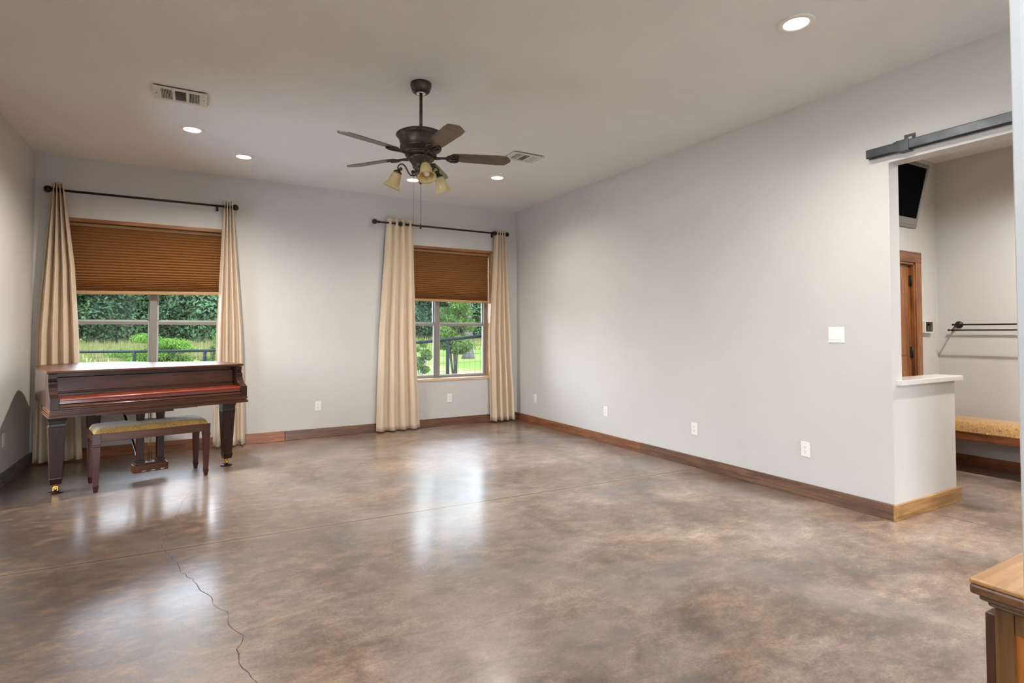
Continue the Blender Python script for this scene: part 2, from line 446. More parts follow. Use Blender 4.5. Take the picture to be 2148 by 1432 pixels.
# crack running through the slab
ck = [(-0.016,5.165),(-0.067,4.877),(-0.095,4.52),(-0.138,4.224),(-0.154,3.889),(-0.07,3.607),(-0.047,3.453),(0.0,3.335),(0.045,3.162),(0.078,3.063),(0.098,2.956),(0.137,2.862),(0.143,2.736),(0.186,2.606),(0.191,2.574),(0.161,2.508),(0.163,2.403),(0.186,2.314),(0.209,2.236),(0.19,2.0),(.26,1.7)]
pts = []
rc = random.Random(5)
for a,b in zip(ck[:-1], ck[1:]):
    n = max(2, int(sqrt((a[0]-b[0])**2+(a[1]-b[1])**2)/.035))
    for k in range(n):
        t = k/n; pts.append((a[0]+(b[0]-a[0])*t+rc.uniform(-.007,.007), a[1]+(b[1]-a[1])*t+rc.uniform(-.007,.007)))
mb = MB(); P = [[],[]]
for k,(x,y) in enumerate(pts):
    w = (.0008 if y > 3.7 else .0012)*rc.uniform(.4,1.5)
    P[0].append((x-w,y,.0006)); P[1].append((x+w,y,.0006))
mb.grid(P)
M['crack'] = simple('crack shadow', srgb(52,40,32), .9)
mb.build('floor_crack', M['crack'], floor)

def wall_boxes(holes, u0, u1, z0, z1):
    """rectangles covering u0..u1 x z0..z1 minus holes (a,b,c,d)"""
    us = sorted({u0,u1}|{h[0] for h in holes}|{h[1] for h in holes})
    out = []
    for a,b in zip(us[:-1],us[1:]):
        hs = sorted([h for h in holes if h[0] <= a+1e-6 and h[1] >= b-1e-6], key=lambda h:h[2])
        z = z0
        for h in hs:
            if h[2] > z: out.append((a,b,z,h[2]))
            z = h[3]
        if z < z1: out.append((a,b,z,z1))
    return out
mb = MB()
for a,b,c,d in wall_boxes([(WC[0]-HW,WC[0]+HW,Z0,Z1),(WC[1]-HW,WC[1]+HW,Z0,Z1)], L-.2, R+RT, 0, H): mb.box(a,b,B,B+WT,c,d)
struct('wall_back', mb, M['wall'], 'greige back wall with two curtained windows', 'wall')
LW = [(4.75,5.92,.12,2.2),(-3.8,2.6,2.32,3.0)]  # second opening is unseen, added to bring light onto the ceiling
mb = MB()
for a,b,c,d in wall_boxes(LW, REAR, B, 0, H): mb.box(L-.2,L,a,b,c,d)
struct('wall_left', mb, M['wall'], 'greige wall at the left edge beside the piano', 'wall')
mb = MB()
for a,b,c,d in wall_boxes([(.8,YE,0,2.432)], REAR, B, 0, H): mb.box(R,R+RT,a,b,c,d)
struct('wall_right', mb, M['wall'], 'long greige right wall with a tall opening under the steel rail', 'wall')
RW = [(.9,3.4,.1,2.3)]  # unseen opening added to let fill daylight in from behind
mb = MB()
for a,b,c,d in wall_boxes(RW, L-.2, XF+.2, 0, H): mb.box(a,b,REAR-.2,REAR,c,d)
struct('wall_rear', mb, M['wall'], 'wall behind the camera', 'wall')
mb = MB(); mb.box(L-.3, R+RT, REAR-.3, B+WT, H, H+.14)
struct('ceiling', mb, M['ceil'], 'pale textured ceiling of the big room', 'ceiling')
# mudroom beyond the opening
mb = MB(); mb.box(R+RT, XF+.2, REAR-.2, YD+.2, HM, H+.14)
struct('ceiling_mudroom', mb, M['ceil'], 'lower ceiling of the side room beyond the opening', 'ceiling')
mb = MB(); mb.box(XF, XF+.14, REAR, YD+.14, 0, HM)
struct('wall_mudroom', mb, M['wall'], 'side room wall carrying the towel bars', 'wall')
DX0, DX1, DZ = 5.1, 5.95, 1.93
mb = MB()
for a,b,c,d in wall_boxes([(DX0,DX1,0,DZ)], R+RT, XF, 0, HM): mb.box(a,b,YD,YD+.14,c,d)
struct('wall_door', mb, M['wall'], 'side room wall around the wooden door', 'wall')
mb = MB(); mb.box(R+RT, 5.0, YE, YE+.12, 0, .905)
struct('wall_half', mb, M['wall'], 'short half wall at the end of the long right wall', 'half wall')
mb = MB(); mb.box(4.165, 5.075, YE-.03, YE+.15, .905, .94, .004)
struct('trim_1', mb, M['stone'], 'pale stone cap on top of the half wall', 'wall cap')
# the near wall edge at the right margin
NX, NY = .72, .234
mb = MB(); mb.box(NX, NX+.13, -2.2, NY, 0, H)
struct('wall_near', mb, M['near'], 'blurred textured wall edge at the far right margin', 'wall', .012)

# baseboards
def base(name, pieces, label):
    r = empty(name, (0,0,0), label, 'baseboard', kind='structure')
    for (x0,x1,y0,y1,h,mat) in pieces:
        m = MB(); m.box(x0,x1,y0,y1,0,h,.003); m.build('board', mat, r)
    return r
t = .02
base('baseboard_back', [(L+t,.93,B-t,B,.112,M['basewarm']),(.932,2.05,B-t,B,.11,M['basebrown']),(2.052,R-t,B-t,B,.108,M['basedark_x'] if 'basedark_x' in M else M['basebrown'])], 'stained wood baseboard along the back wall')
base('baseboard_right', [(R-t,R,YE,4.414,.105,M['basedark']),(R-t,R,4.417,B,.103,M['basedark2'])], 'brown wood baseboard along the long right wall')
base('baseboard_left', [(L,L+t,2.98,B,.11,M['basegrey'])], 'grey weathered baseboard under the left wall')
base('baseboard_hall', [(R-t,5.03,YE-t,YE,.105,M['basegold'])], 'golden wood baseboard around the half wall')
base('baseboard_mudroom', [(XF-t,XF,-2,YD,.10,M['mudwood'])], 'wood baseboard under the towel bars')

# ------------------------------------------------------------------ windows, shades, curtains
def window(name, cx, label):
    w = empty(name, (0,0,0), label, 'window', kind='structure')
    x0, x1 = cx-HW, cx+HW
    m = MB(); m.box(x0,x1,B-.004,B+.15,Z1-.036,Z1); m.build('head_board', M['casing'], w)
    for a,b in ((x0,x0+.022),(x1-.022,x1)):
        m = MB(); m.box(a,b,B-.004,B+.15,Z0+.03,Z1-.036); m.build('jamb_board', M['casingz'], w)
    m = MB(); m.box(x0,x1,B-.012,B+.15,Z0,Z0+.03,.003); m.build('sill', M['sillw'], w)
    a, b = x0+.022, x1-.022; z0, z1 = Z0+.03, Z1-.036; y0, y1 = B+.15, B+.225
    fr = MB()
    fr.box(a,a+.034,y0,y1,z0,z1); fr.box(b-.034,b,y0,y1,z0,z1)
    fr.box(a+.034,b-.034,y0,y1,z0,z0+.024); fr.box(a+.034,b-.034,y0,y1,z1-.04,z1)
    fr.box(cx-.033,cx+.033,y0-.004,y1,z0+.024,z1-.04)
    fr.build('window_frame', M['alum'], w, .002)
    for s,(p,q) in ((0,(a+.034,cx-.033)),(1,(cx+.033,b-.034))):
        # lower sash stands in front of the upper one
        lo = MB(); yl = y0+.012
        lo.box(p,p+.014,yl,yl+.028,z0+.024,1.39); lo.box(q-.014,q,yl,yl+.028,z0+.024,1.39)
        lo.box(p+.014,q-.014,yl,yl+.028,z0+.024,z0+.04); 
        lo.mi = 1; lo.box(p+.014,q-.014,yl-.006,yl+.028,1.362,1.392); lo.mi = 0
        lo.box(p,q,yl,yl+.028,1.392,1.4)  # pale strip paints the highlight along the meeting rail
        sl = lo.build('lower_sash', [M['sash'], M['alum']], w)
        g = MB(); g.box(p+.014,q-.014,yl+.012,yl+.016,z0+.04,1.362); g.build('pane', M['glass'], sl)
        up = MB(); yu = y0+.046
        up.box(p,p+.014,yu,yu+.024,1.40,z1-.04); up.box(q-.014,q,yu,yu+.024,1.40,z1-.04); up.box(p,q,yu,yu+.024,1.37,1.412)
        su = up.build('upper_sash', M['sash'], w)
        g = MB(); g.box(p+.014,q-.014,yu+.010,yu+.014,1.412,z1-.04); g.build('pane', M['glass'], su)
    return w
window('window_1', WC[0], 'wide window above the piano')
window('window_2', WC[1], 'window near the far right corner')

def side_window(name, y0, y1, z0, z1, label):
    w = empty(name, (0,0,0), label, 'window', kind='structure')
    m = MB(); e = .03
    for a,b,c,d in ((y0,y0+e,z0,z1),(y1-e,y1,z0,z1),(y0+e,y1-e,z0,z0+e),(y0+e,y1-e,z1-e,z1)): m.box(L-.19,L-.12,a,b,c,d)
    m.build('window_frame', M['alum'], w, .002)
    m = MB(); m.box(L-.16,L-.154,y0+e,y1-e,z0+e,z1-e); m.build('pane', M['glass'], w)
    m = MB(); m.box(L-.12,L+.004,y0-.002,y1+.002,z0-.02,z0+.002); m.build('sill', M['sillw'], w)
side_window('window_3', *LW[0], 'tall side window in the left wall just outside the picture')
side_window('fill_window', *LW[1], 'unseen strip window added high in the left wall to light the ceiling')
def blind(cx, zl, zr, label):
    """cellular shade: pleats open at the top and bunch towards the bottom rail"""
    r = empty('pleated_shade', (cx, B+.085, Z1-.04), label, 'window shade', group='brown pleated window shades')
    w = HW-.022-.014; top = Z1-.04
    m = MB(); m.box(-w,w,-.024,.024,-.028,-.001); m.build('head_rail', M['rail'], r)
    drop = top-(zl+zr)/2
    zs = []; z = .028; n = 25; tot = drop-.028-.035
    hs = [1.0 if k < 16 else 1.0-.075*(k-15) for k in range(n)]
    k_ = tot/sum(hs); Pf = []; yy = .02
    z = .028
    prof = [(-.004,z)]
    for h in hs:
        prof.append((-yy, z+h*k_*.5)); prof.append((-.004, z+h*k_)); z += h*k_
    full = prof + [(-p[0], p[1]) for p in prof[::-1]]
    m = MB()
    def skew(x,d): return d*((top-(zl+(zr-zl)*(x+w)/(2*w)))/drop)
    rowsL = [(-w, p[0], -skew(-w,p[1])) for p in full]; rowsR = [(w, p[0], -skew(w,p[1])) for p in full]
    m.grid([rowsL, rowsR], smooth=False); m.build('pleated_cloth', M['shade'], r)
    m = MB()
    d0, d1 = drop-.034, drop
    bv = [(x,y,-skew(x,d)) for d in (d1,d0) for (x,y) in ((-w,-.02),(w,-.02),(w,.02),(-w,.02))]
    m._new(bv, [(3,2,1,0),(4,5,6,7),(0,1,5,4),(1,2,6,5),(2,3,7,6),(3,0,4,7)])
    m.build('bottom_rail', M['rail'], r, .004)
    return r
blind(WC[0], 1.668, 1.70, 'brown pleated shade half lowered in the window above the piano')
blind(WC[1], 1.70, 1.69, 'brown pleated shade half lowered in the window near the corner')

YR = B-.09; ZR = 2.682; RR = .0125
def rod(x0, x1, brk, knobs, label):
    r = empty('curtain_rod', ((x0+x1)/2, YR, ZR), label, 'curtain rod', group='dark curtain rods with ball ends')
    h = (x1-x0)/2; c = (x0+x1)/2
    m = MB(); m.tube([(-h,0,0),(h,0,0)], RR, 14); m.build('pole', M['iron'], r)
    for s in (-1,1):
        m = MB(); m.sphere((s*(h+.033),0,0), .034)
        Mx = Matrix.Translation((s*h,0,0)) @ Matrix.Rotation(s*pi/2,4,'Y')
        m.lathe([(.016,-.03),(.021,-.026),(.016,-.018),(.014,0),(.02,.004),(.014,.01)], M=Mx, n=16)
        m.build('finial', M['iron'], r)
    for b in brk:
        m = MB(); x = b-c
        m.box(x-.012,x+.012,.076,.0895,-.045,.03,.003)
        m.tube([(x,.08,-.01),(x,.03,-.022),(x,0,-.018)], .007, 8)
        m.tube([(x,0,-.014),(x,-.016,-.004),(x,-.014,.012)], .006, 8)
        if b in knobs:
            Mx = Matrix.Translation((x,0,0)) @ Matrix.Rotation(pi/2,4,'Y')
            m.lathe([(.014,-.03),(.024,-.024),(.016,-.014),(.018,-.004),(.034,.004),(.03,.016),(.012,.024),(.013,.04)], M=Mx, n=12)
        m.build('bracket', M['iron'], r)
    return r
rod(-1.235, .345, (-1.16,.2), (), 'dark curtain rod with ball finials above the piano window')
rod(2.0, 3.86, (2.295,3.69), (2.295,3.69), 'dark curtain rod with ball finials above the corner window')

def curtain(prof, nf, phase, label, seed, amp_top=.042, amp_bot=.05, power=1.0):
    """prof = [(z, xl, xr)...] top to bottom"""
    rr = random.Random(seed)
    jit = [rr.uniform(-.5,.5) for _ in range(nf*2+4)]
    nt_, nz = nf*18, 46
    zt, zb = prof[0][0], prof[-1][0]
    G = []
    for j in range(nz+1):
        s_ = j/nz; z = zt+(zb-zt)*s_
        for a,b in zip(prof[:-1],prof[1:]):
            if a[0] >= z >= b[0]-1e-6:
                t = (a[0]-z)/(a[0]-b[0]); xl = a[1]+(b[1]-a[1])*t; xr = a[2]+(b[2]-a[2])*t; break
        row = []
        for i in range(nt_+1):
            u = i/nt_
            ph = u*nf*2*pi+phase
            k = int(u*nf*2); fr = u*nf*2-k
            jj = jit[k]*(1-fr)+jit[k+1]*fr
            A = amp_top+(amp_bot-amp_top)*s_
            w = sin(ph + .5*jj*s_)
            w = math.copysign(abs(w)**.8, w)
            y = YR + A*w*(1+.35*jj*s_) - .004*sin(9*z+5*u)*s_
            y = min(y, B-.026)
            x = xl+(xr-xl)*(u+ .018*sin(2*ph)*(1-s_) + .012*jj*s_*sin(3.0*z)/nf*4)
            row.append((x,y,z))
        G.append(row)
    r = empty('curtain', ((prof[-1][1]+prof[-1][2])/2, YR, zb), label, 'curtain', group='ivory floor length curtains')
    o = r.location
    m = MB(); m.grid([[(p[0]-o[0],p[1]-o[1],p[2]-o[2]) for p in row] for row in G])
    m.build('panel', M['curtain'], r, solid=.003)
    # grommets where the cloth crosses the rod
    xl, xr = prof[0][1], prof[0][2]; top = G[2]
    for i in range(nt_):
        if (top[i][1]-YR)*(top[i+1][1]-YR) < 0 and 2 < i < nt_-2:
            m = MB(); x = (top[i][0]+top[i+1][0])/2-o[0]
            ring = [(x, .022*cos(a), ZR-o[2]+.022*sin(a)) for a in [2*pi*k/16 for k in range(17)]]
            m.tube(ring, .004, 6); m.build('grommet', M['bronze'], r)
    return r
curtain([(2.752,-1.232,-1.145),(1.92,-1.295,-1.052),(1.26,-1.338,-1.012),(.022,-1.345,-.962)], 4, .4, 'ivory curtain in the left corner beside the piano', 3)
curtain([(2.742,.262,.352),(1.3,.206,.468),(.02,.185,.508)], 4, 1.0, 'ivory curtain right of the piano window', 5)
curtain([(2.745,2.135,2.486),(1.25,2.04,2.53),(.018,2.005,2.592)], 4, 2.2, 'wide ivory curtain left of the corner window', 8, .03, .042)
curtain([(2.732,3.708,3.853),(1.25,3.612,3.946),(.02,3.628,4.015)], 4, .2, 'ivory curtain in the right back corner', 13)

# ------------------------------------------------------------------ ceiling things
CANS = [(-.043,5.542,'lit downlight nearest the left vent'),(.405,6.149,'lit downlight right of the left vent, near the back wall'),
        (2.183,6.125,'lit downlight behind the fan glass shades'),(2.991,5.552,'lit downlight beyond the right fan blade tip'),
        (2.979,1.904,'lit downlight large and near, above the steel rail'),
        (-.043,1.9,'lit downlight added out of frame on the left'),(.2,-1.6,'lit downlight added unseen behind the camera, left'),(2.9,-1.6,'lit downlight added unseen behind the camera, right')]  # these unseen downlights are added to light the room
def can(x,y,z,label, power=140, cone=156, col=(1,.94,.86), grp='round recessed ceiling lights'):
    r = empty('recessed_downlight', (x,y,z), label, 'ceiling light', group=grp)
    m = MB(); m.lathe([(.098,-.001),(.098,-.005),(.092,-.008),(.07,-.009),(.066,-.004),(.064,-.001)], n=40, caps=False); m.build('trim_ring', M['plate'], r)
    m = MB(); m.lathe([(.0,-.0025),(.03,-.003),(.0655,-.0035)], n=40, caps=False); m.build('lens', M['lamp'], r)
    l = bpy.data.lights.new('downlight_beam','SPOT'); l.energy = power; l.color = col; l.spot_size = radians(cone); l.spot_blend = .9; l.shadow_soft_size = .05
    lo_ = bpy.data.objects.new('downlight_beam', l); COL.objects.link(lo_); lo_.parent = r; lo_.location = (0,0,-.012)
    return r
for k,(x,y,l) in enumerate(CANS): can(x,y,H,l,{0:330,1:14,2:18,3:115,4:180}.get(k,150))
can(5.35, 1.35, HM, 'lit downlight in the side room ceiling', 290, 156, (1,.98,.95)); can(5.2,-1.2,HM,'lit downlight deep in the side room', 280, 156, (1,.98,.95))

def vent(cx, cy, w, d, label):
    r = empty('ceiling_vent', (cx,cy,H), label, 'air vent', group='cream ceiling vents')
    m = MB(); e = .004
    hw, hd = w/2, d/2; mg = .036; bw = (w-2*.05-2*.018)/3
    xs = []; x = -hw+.05
    for k in range(3): xs.append((x,x+bw)); x += bw+.018
    bars = [(-hw,hw,-hd,-hd+mg),(-hw,hw,hd-mg,hd),(-hw,xs[0][0],-hd+mg,hd-mg),(xs[2][1],hw,-hd+mg,hd-mg),(xs[0][1],xs[1][0],-hd+mg,hd-mg),(xs[1][1],xs[2][0],-hd+mg,hd-mg)]
    for a,b,c,f_ in bars: m.box(a,b,c,f_,-.015,-.009)
    m.build('grille_frame', M['ventw'], r)
    m = MB(); m.box(-hw+.01,hw-.01,-hd+.01,hd-.01,-.0015,-.0005); m.build('duct_back', M['ventd'], r)
    for k,(a,b) in enumerate(xs):
        m = MB()
        if k == 1:
            n = 6; st = (d-2*mg)/n
            for i in range(n):
                y = -hd+mg+st*(i+.5)
                m.prism([(-.0009,-.006),(.0009,-.006),(.0009,.006),(-.0009,.006)], a, b, Matrix.Translation((0,y,-.0075)) @ Matrix.Rotation(pi/2,4,'Y') @ Matrix.Rotation(radians(40),4,'Z'))
        else:
            n = 7; st = bw/n; sg = -1 if k == 0 else 1
            for i in range(n):
                xx = a+st*(i+.5)
                m.prism([(-.001,-.004),(.001,-.004),(.001,.004),(-.001,.004)], -hd+mg, hd-mg, Matrix.Translation((xx,0,-.008)) @ Matrix.Rotation(pi/2,4,'X') @ Matrix.Rotation(radians(30*sg),4,'Z'))
        m.build('louvre_bank', M['ventw'], r)
    for sx in (-hw+.02, hw-.02):
        m = MB(); m.lathe([(0,-.017),(.004,-.0165),(.005,-.015)], sx,0,0,10); m.build('screw', M['ventd'], r)
    return r
vent(-.113, 4.773, .345, .262, 'cream ceiling vent above the piano end, left of the fan')
vent(2.865, 4.755, .345, .235, 'cream ceiling vent behind the right fan blade')

# ceiling fan
FX, FY = 1.381, 3.711
fan = empty('ceiling_fan', (FX,FY,H), 'dark bronze five blade ceiling fan with amber glass lights', 'ceiling fan')
m = MB(); m.lathe([(.0745,0),(.076,-.012),(.074,-.022),(.067,-.046),(.060,-.062),(.052,-.068),(.03,-.07)], n=36); m.build('canopy', M['bronze'], fan)
m = MB(); m.lathe([(.03,-.0705),(.036,-.074),(.024,-.078)], n=24); m.build('canopy_ring', M['steel'], fan)
m = MB(); m.tube([(0,0,-.068),(0,0,-.37)], .0115, 16); m.build('downrod', M['bronze'], fan)
m = MB(); m.lathe([(.02,-.345),(.10,-.352),(.155,-.362),(.168,-.37),(.170,-.385),(.163,-.392),(.152,-.412),(.146,-.44),(.143,-.462),(.146,-.47),(.142,-.478),(.12,-.488),(.108,-.496),(.104,-.505),(.112,-.512),(.11,-.522),(.09,-.53)], n=48)
mot = m.build('motor_housing', M['bronze'], fan)
m = MB()
for k in range(56):
    a = 2*pi*k/56; m.sphere((.1695*cos(a),.1695*sin(a),-.378), .0062, u=6, v=4)
mot_ = m.build('bead_trim', M['bronze'], mot); m = MB()
for k in range(48):
    a = 2*pi*k/48; m.sphere((.1435*cos(a),.1435*sin(a),-.466), .005, u=6, v=4)
m.build('bead_trim', M['bronze'], mot)
m = MB(); m.lathe([(.09,-.53),(.098,-.536),(.094,-.55),(.075,-.565),(.062,-.585),(.056,-.6),(.058,-.606),(.046,-.612),(.044,-.64),(.05,-.648),(.046,-.655),(.03,-.672),(.018,-.695),(.012,-.71),(.012,-.716),(.006,-.724),(0,-.726)], n=32); m.build('switch_housing', M['bronze'], fan)
ZB = -.522
for k in range(5):
    a = radians(-162+72*k)
    Rk = Matrix.Rotation(a,4,'Z')
    tilt = Matrix.Rotation(radians(-12),4,'X')
    b = MB()
    pts = [(.225,-.048),(.30,-.056),(.56,-.066),(.618,-.06),(.652,-.012),(.652,.012),(.618,.060),(.56,.066),(.30,.056),(.225,.048),(.213,.03),(.213,-.03)]
    b.prism(pts, -.003, .003, Rk @ Matrix.Translation((0,0,ZB+.004)) @ tilt)
    bl = b.build('blade', M['blade'], fan, .001)
    ir = MB()
    Mi = Rk @ Matrix.Translation((0,0,ZB-.006)) @ tilt
    T = lambda p: tuple(Mi @ Vector(p))
    ir.tube([tuple(Rk @ Vector((.085,0,ZB-.006))), tuple(Rk @ Vector((.12,0,ZB-.01))), T((.155,0,0)), T((.185,0,0))], [.016,.011,.009,.01], 10)
    for s in (-1,1):
        arc = [T((.178,0,0)),T((.192,s*.024,0)),T((.215,s*.042,0)),T((.245,s*.046,0)),T((.268,s*.034,0)),T((.27,s*.02,0)),T((.256,s*.017,0))]
        ir.tube(arc, [.007,.0075,.008,.0075,.007,.006,.006], 8)
        ir.tube([T((.18,0,0)),T((.21,s*.008,0)),T((.24,s*.02,0)),T((.262,s*.019,0))], .006, 8)
    ir.build('blade_iron', M['bronze'], bl)
YAW = .52077
for ang in (170,50,-70):
    # angles measured from the camera's right hand direction
    a = radians(ang) - YAW
    Rk = Matrix.Rotation(a,4,'Z')
    P2 = lambda r,z: tuple(Rk @ Vector((r,0,z)))
    m = MB()
    arm = [(.03,-.655),(.05,-.66),(.074,-.657),(.092,-.636),(.104,-.612),(.118,-.587),(.135,-.572),(.152,-.57),(.167,-.58),(.172,-.598),(.166,-.612),(.155,-.616)]
    m.tube([P2(*p) for p in arm], .0055, 8)
    m.tube([P2(*p) for p in [(.05,-.66),(.062,-.648),(.068,-.634),(.062,-.624)]], .0045, 8)
    m.sphere(P2(.06,-.632), .0125); m.sphere(P2(.15,-.606), .0125)
    la = m.build('light_arm', M['bronze'], fan)
    Mt = Rk @ Matrix.Translation((.166,0,-.614)) @ Matrix.Rotation(radians(-24),4,'Y')
    m = MB(); m.lathe([(.006,.012),(.01,.002),(.02,-.006),(.03,-.014),(.032,-.022),(.028,-.024)], n=20, M=Mt); m.build('shade_fitter', M['bronze'], la)
    m = MB(); m.lathe([(.026,-.018),(.032,-.03),(.038,-.05),(.0405,-.07),(.043,-.09),(.049,-.108),(.058,-.123),(.066,-.131),(.0645,-.1325),(.056,-.124),(.047,-.109),(.041,-.09),(.0385,-.07),(.036,-.05),(.03,-.031),(.024,-.02)], n=32, M=Mt, caps=False); m.build('glass_shade', M['amber'], la)
    m = MB(); m.lathe([(.01,-.02),(.012,-.04),(.02,-.06),(.026,-.08),(.024,-.1),(.014,-.112),(0,-.115)], n=18, M=Mt); m.build('bulb', M['bulb'], la)
for (dx,z1,pend) in ((0,-1.0,True),(-.052,-1.02,False)):
    cx_, cy_ = dx*cos(YAW), -dx*sin(YAW)
    z0_ = -.72 if pend else -.60
    m = MB(); m.tube([(cx_,cy_,z0_),(cx_,cy_,z1)], .0011, 6)
    for q in range(40):
        m.sphere((cx_,cy_,z0_+(z1-z0_)*q/39), .0019, u=6, v=4)
    ch = m.build('pull_chain', M['bronze'], fan)
    if pend:
        m = MB(); m.lathe([(.002,.0),(.004,-.012),(.0075,-.026),(.0085,-.034),(.005,-.042),(0,-.044)], cx_,cy_,z1,12); m.build('pull_knob', M['iron'], ch)

# ------------------------------------------------------------------ wall plates
def outlet(name, loc, rz, label):
    r = empty(name, loc, label, 'wall outlet', rz, 'white duplex wall outlets')
    m = MB(); m.box(-.035,.035,-.0065,0,-.057,.057,.0025); m.build('cover_plate', M['plate'], r)
    m = MB(); m.box(-.0165,.0165,-.0085,-.006,-.033,.033,.001); rec = m.build('receptacle', M['plate'], r)
    m = MB()
    for z in (-.018,.018):
        for x,h in ((-.0065,.008),(.0065,.0065)): m.box(x-.0012,x+.0012,-.0089,-.0083,z-h/2+.003,z+h/2+.003)
        m.lathe([(.0026,0),(.0026,.0006)], 0,0,0,10, Matrix.Translation((0,-.0083,z-.009)) @ Matrix.Rotation(pi/2,4,'X'))
    m.build('slots', M['slot'], rec)
    return r
outlet('wall_outlet', (1.307,B,.381), 0, 'white outlet on the back wall between the windows')
outlet('wall_outlet', (3.038,B,.372), 0, 'white outlet under the corner window')
for y,z,l in ((6.517,.353,'white outlet on the right wall closest to the back corner'),(4.997,.362,'second white outlet from the back corner on the right wall'),(3.697,.360,'third white outlet from the back corner on the right wall'),(2.60,.366,'white outlet on the right wall nearest the half wall')):
    outlet('wall_outlet', (R,y,z), -pi/2, l)
outlet('wall_outlet', (L,6.16,.376), pi/2, 'white outlet on the left wall at the picture edge')
sw = empty('light_switch', (R,2.348,1.251), 'white double rocker light switch on the right wall', 'light switch', -pi/2)
m = MB(); m.box(-.058,.058,-.0065,0,-.058,.058,.0025); m.build('cover_plate', M['plate'], sw)
for x in (-.023,.023):
    m = MB()
    m._new([(x-.0165,-.0065,-.033),(x+.0165,-.0065,-.033),(x+.0165,-.0065,.033),(x-.0165,-.0065,.033),(x-.0165,-.0115,-.033),(x+.0165,-.0115,-.033),(x+.0165,-.0075,.033),(x-.0165,-.0075,.033)],[(3,2,1,0),(4,5,6,7),(0,1,5,4),(1,2,6,5),(2,3,7,6),(3,0,4,7)])
    m.build('rocker', M['plate'], sw)

# ------------------------------------------------------------------ barn door track
tr = empty('barn_door_track', (R,1.4,2.5), 'dark steel barn door track on the right wall over the opening', 'door track')
m = MB(); xa, xb = -.06, -.014
y0, y1 = -.95, .69
tz0, tz1 = -.022, .037
m.box(xa,xa+.003,y0,y1,tz0,tz1); m.box(xb-.003,xb,y0,y1,tz0,tz1); m.box(xa,xb,y0,y1,tz1-.003,tz1)
m.box(xa,xa+.014,y0,y1,tz0,tz0+.003); m.box(xb-.014,xb,y0,y1,tz0,tz0+.003)
m.build('channel', M['track'], tr)
for yb in (.468,-.55):
    m = MB()
    m.box(xa-.006,xa-.0005,yb-.045,yb+.045,tz0-.004,tz1+.003)
    m.box(xa-.006,0,yb-.03,yb+.03,tz1+.0005,tz1+.006)
    m.box(xa-.006,0,yb-.045,yb+.02,tz0-.009,tz0-.003)
    # ear with a slotted hole
    e0,e1 = yb-.06,yb+.006; ez = tz1+.006
    for a,b,c,d in ((e0,e1,ez,ez+.012),(e0,e1,ez+.03,ez+.044),(e0,e0+.02,ez+.012,ez+.03),(e1-.022,e1,ez+.012,ez+.03)):
        m.box(-.006,0,a,b,c,d)
    m.build('bracket', M['track'], tr)

# ------------------------------------------------------------------ mudroom
dr = empty('door_1', (0,0,0), 'knotty wood door with casing in the side room', 'door', kind='structure')
m = MB(); m.box(DX1,DX1+.105,YD-.022,YD,0,DZ); m.box(DX0-.105,DX0,YD-.022,YD,0,DZ); m.build('door_casing', M['door'], dr, .003)
m = MB(); m.box(DX0-.105,DX1+.105,YD-.024,YD,DZ,DZ+.10); m.build('header_casing', M['doorx'], dr, .003)
m = MB(); m.box(DX1-.02,DX1,YD-.012,YD+.14,0,DZ); m.box(DX0,DX0+.02,YD-.012,YD+.14,0,DZ); m.box(DX0,DX1,YD-.012,YD+.14,DZ-.02,DZ); m.box(DX1-.034,DX1-.02,YD+.06,YD+.1,0,DZ-.02); m.build('door_jamb', M['door'], dr, .002)
m = MB(); m.box(DX0+.02,DX1-.022,YD+.022,YD+.058,.01,DZ-.024)
for a,b,c,d in ((DX0+.13,DX1-.13,.2,.9),(DX0+.13,DX1-.13,1.05,DZ-.16)): m.box(a,b,YD+.014,YD+.024,c,d,.004)
slab = m.build('door_slab', M['door'], dr)
for z in (.25,1.08,1.76):
    m = MB(); m.box(DX1-.05,DX1-.021,YD+.012,YD+.021,z-.05,z+.05,.002); m.tube([(DX1-.03,YD+.008,z-.052),(DX1-.03,YD+.008,z+.052)], .008, 10); m.build('hinge', M['rubber'], dr)
m = MB(); m.sphere((DX0+.08,YD-.02,.95), .028); m.tube([(DX0+.08,YD+.022,.95),(DX0+.08,YD-.01,.95)], .01, 10); m.build('door_knob', M['bronze'], dr)

tvr = empty('wall_television', (4.972,2.4,2.166), 'tilted black television with a grey frame high in the side room', 'television')
tvr.rotation_euler = (radians(12),0,0)
m = MB(); w_, h_ = .46, .54
m.box(-w_,w_,0,.06,0,.085,.006); m.box(-w_,w_,0,.06,h_-.035,h_,.006); m.box(-w_,-w_+.032,0,.06,.085,h_-.035); m.box(w_-.032,w_,0,.06,.085,h_-.035)
m.box(-w_+.03,w_-.03,.02,.075,.05,h_-.03,.01); m.box(-w_,w_,-.002,.002,.028,.034)
m.build('bezel', M['tvgrey'], tvr, .003)
m = MB(); m.box(-w_+.031,w_-.031,.004,.018,.084,h_-.034); m.build('screen', M['screen'], tvr)
m = MB(); m.box(-.12,.12,.075,.095,.15,.4); m.tube([(0,.09,.3),(0,.17,.29),(0,.2,.28)], .02, 10); m.box(-.1,.1,.19,.205,.2,.38); m.build('wall_bracket', M['rubber'], tvr)

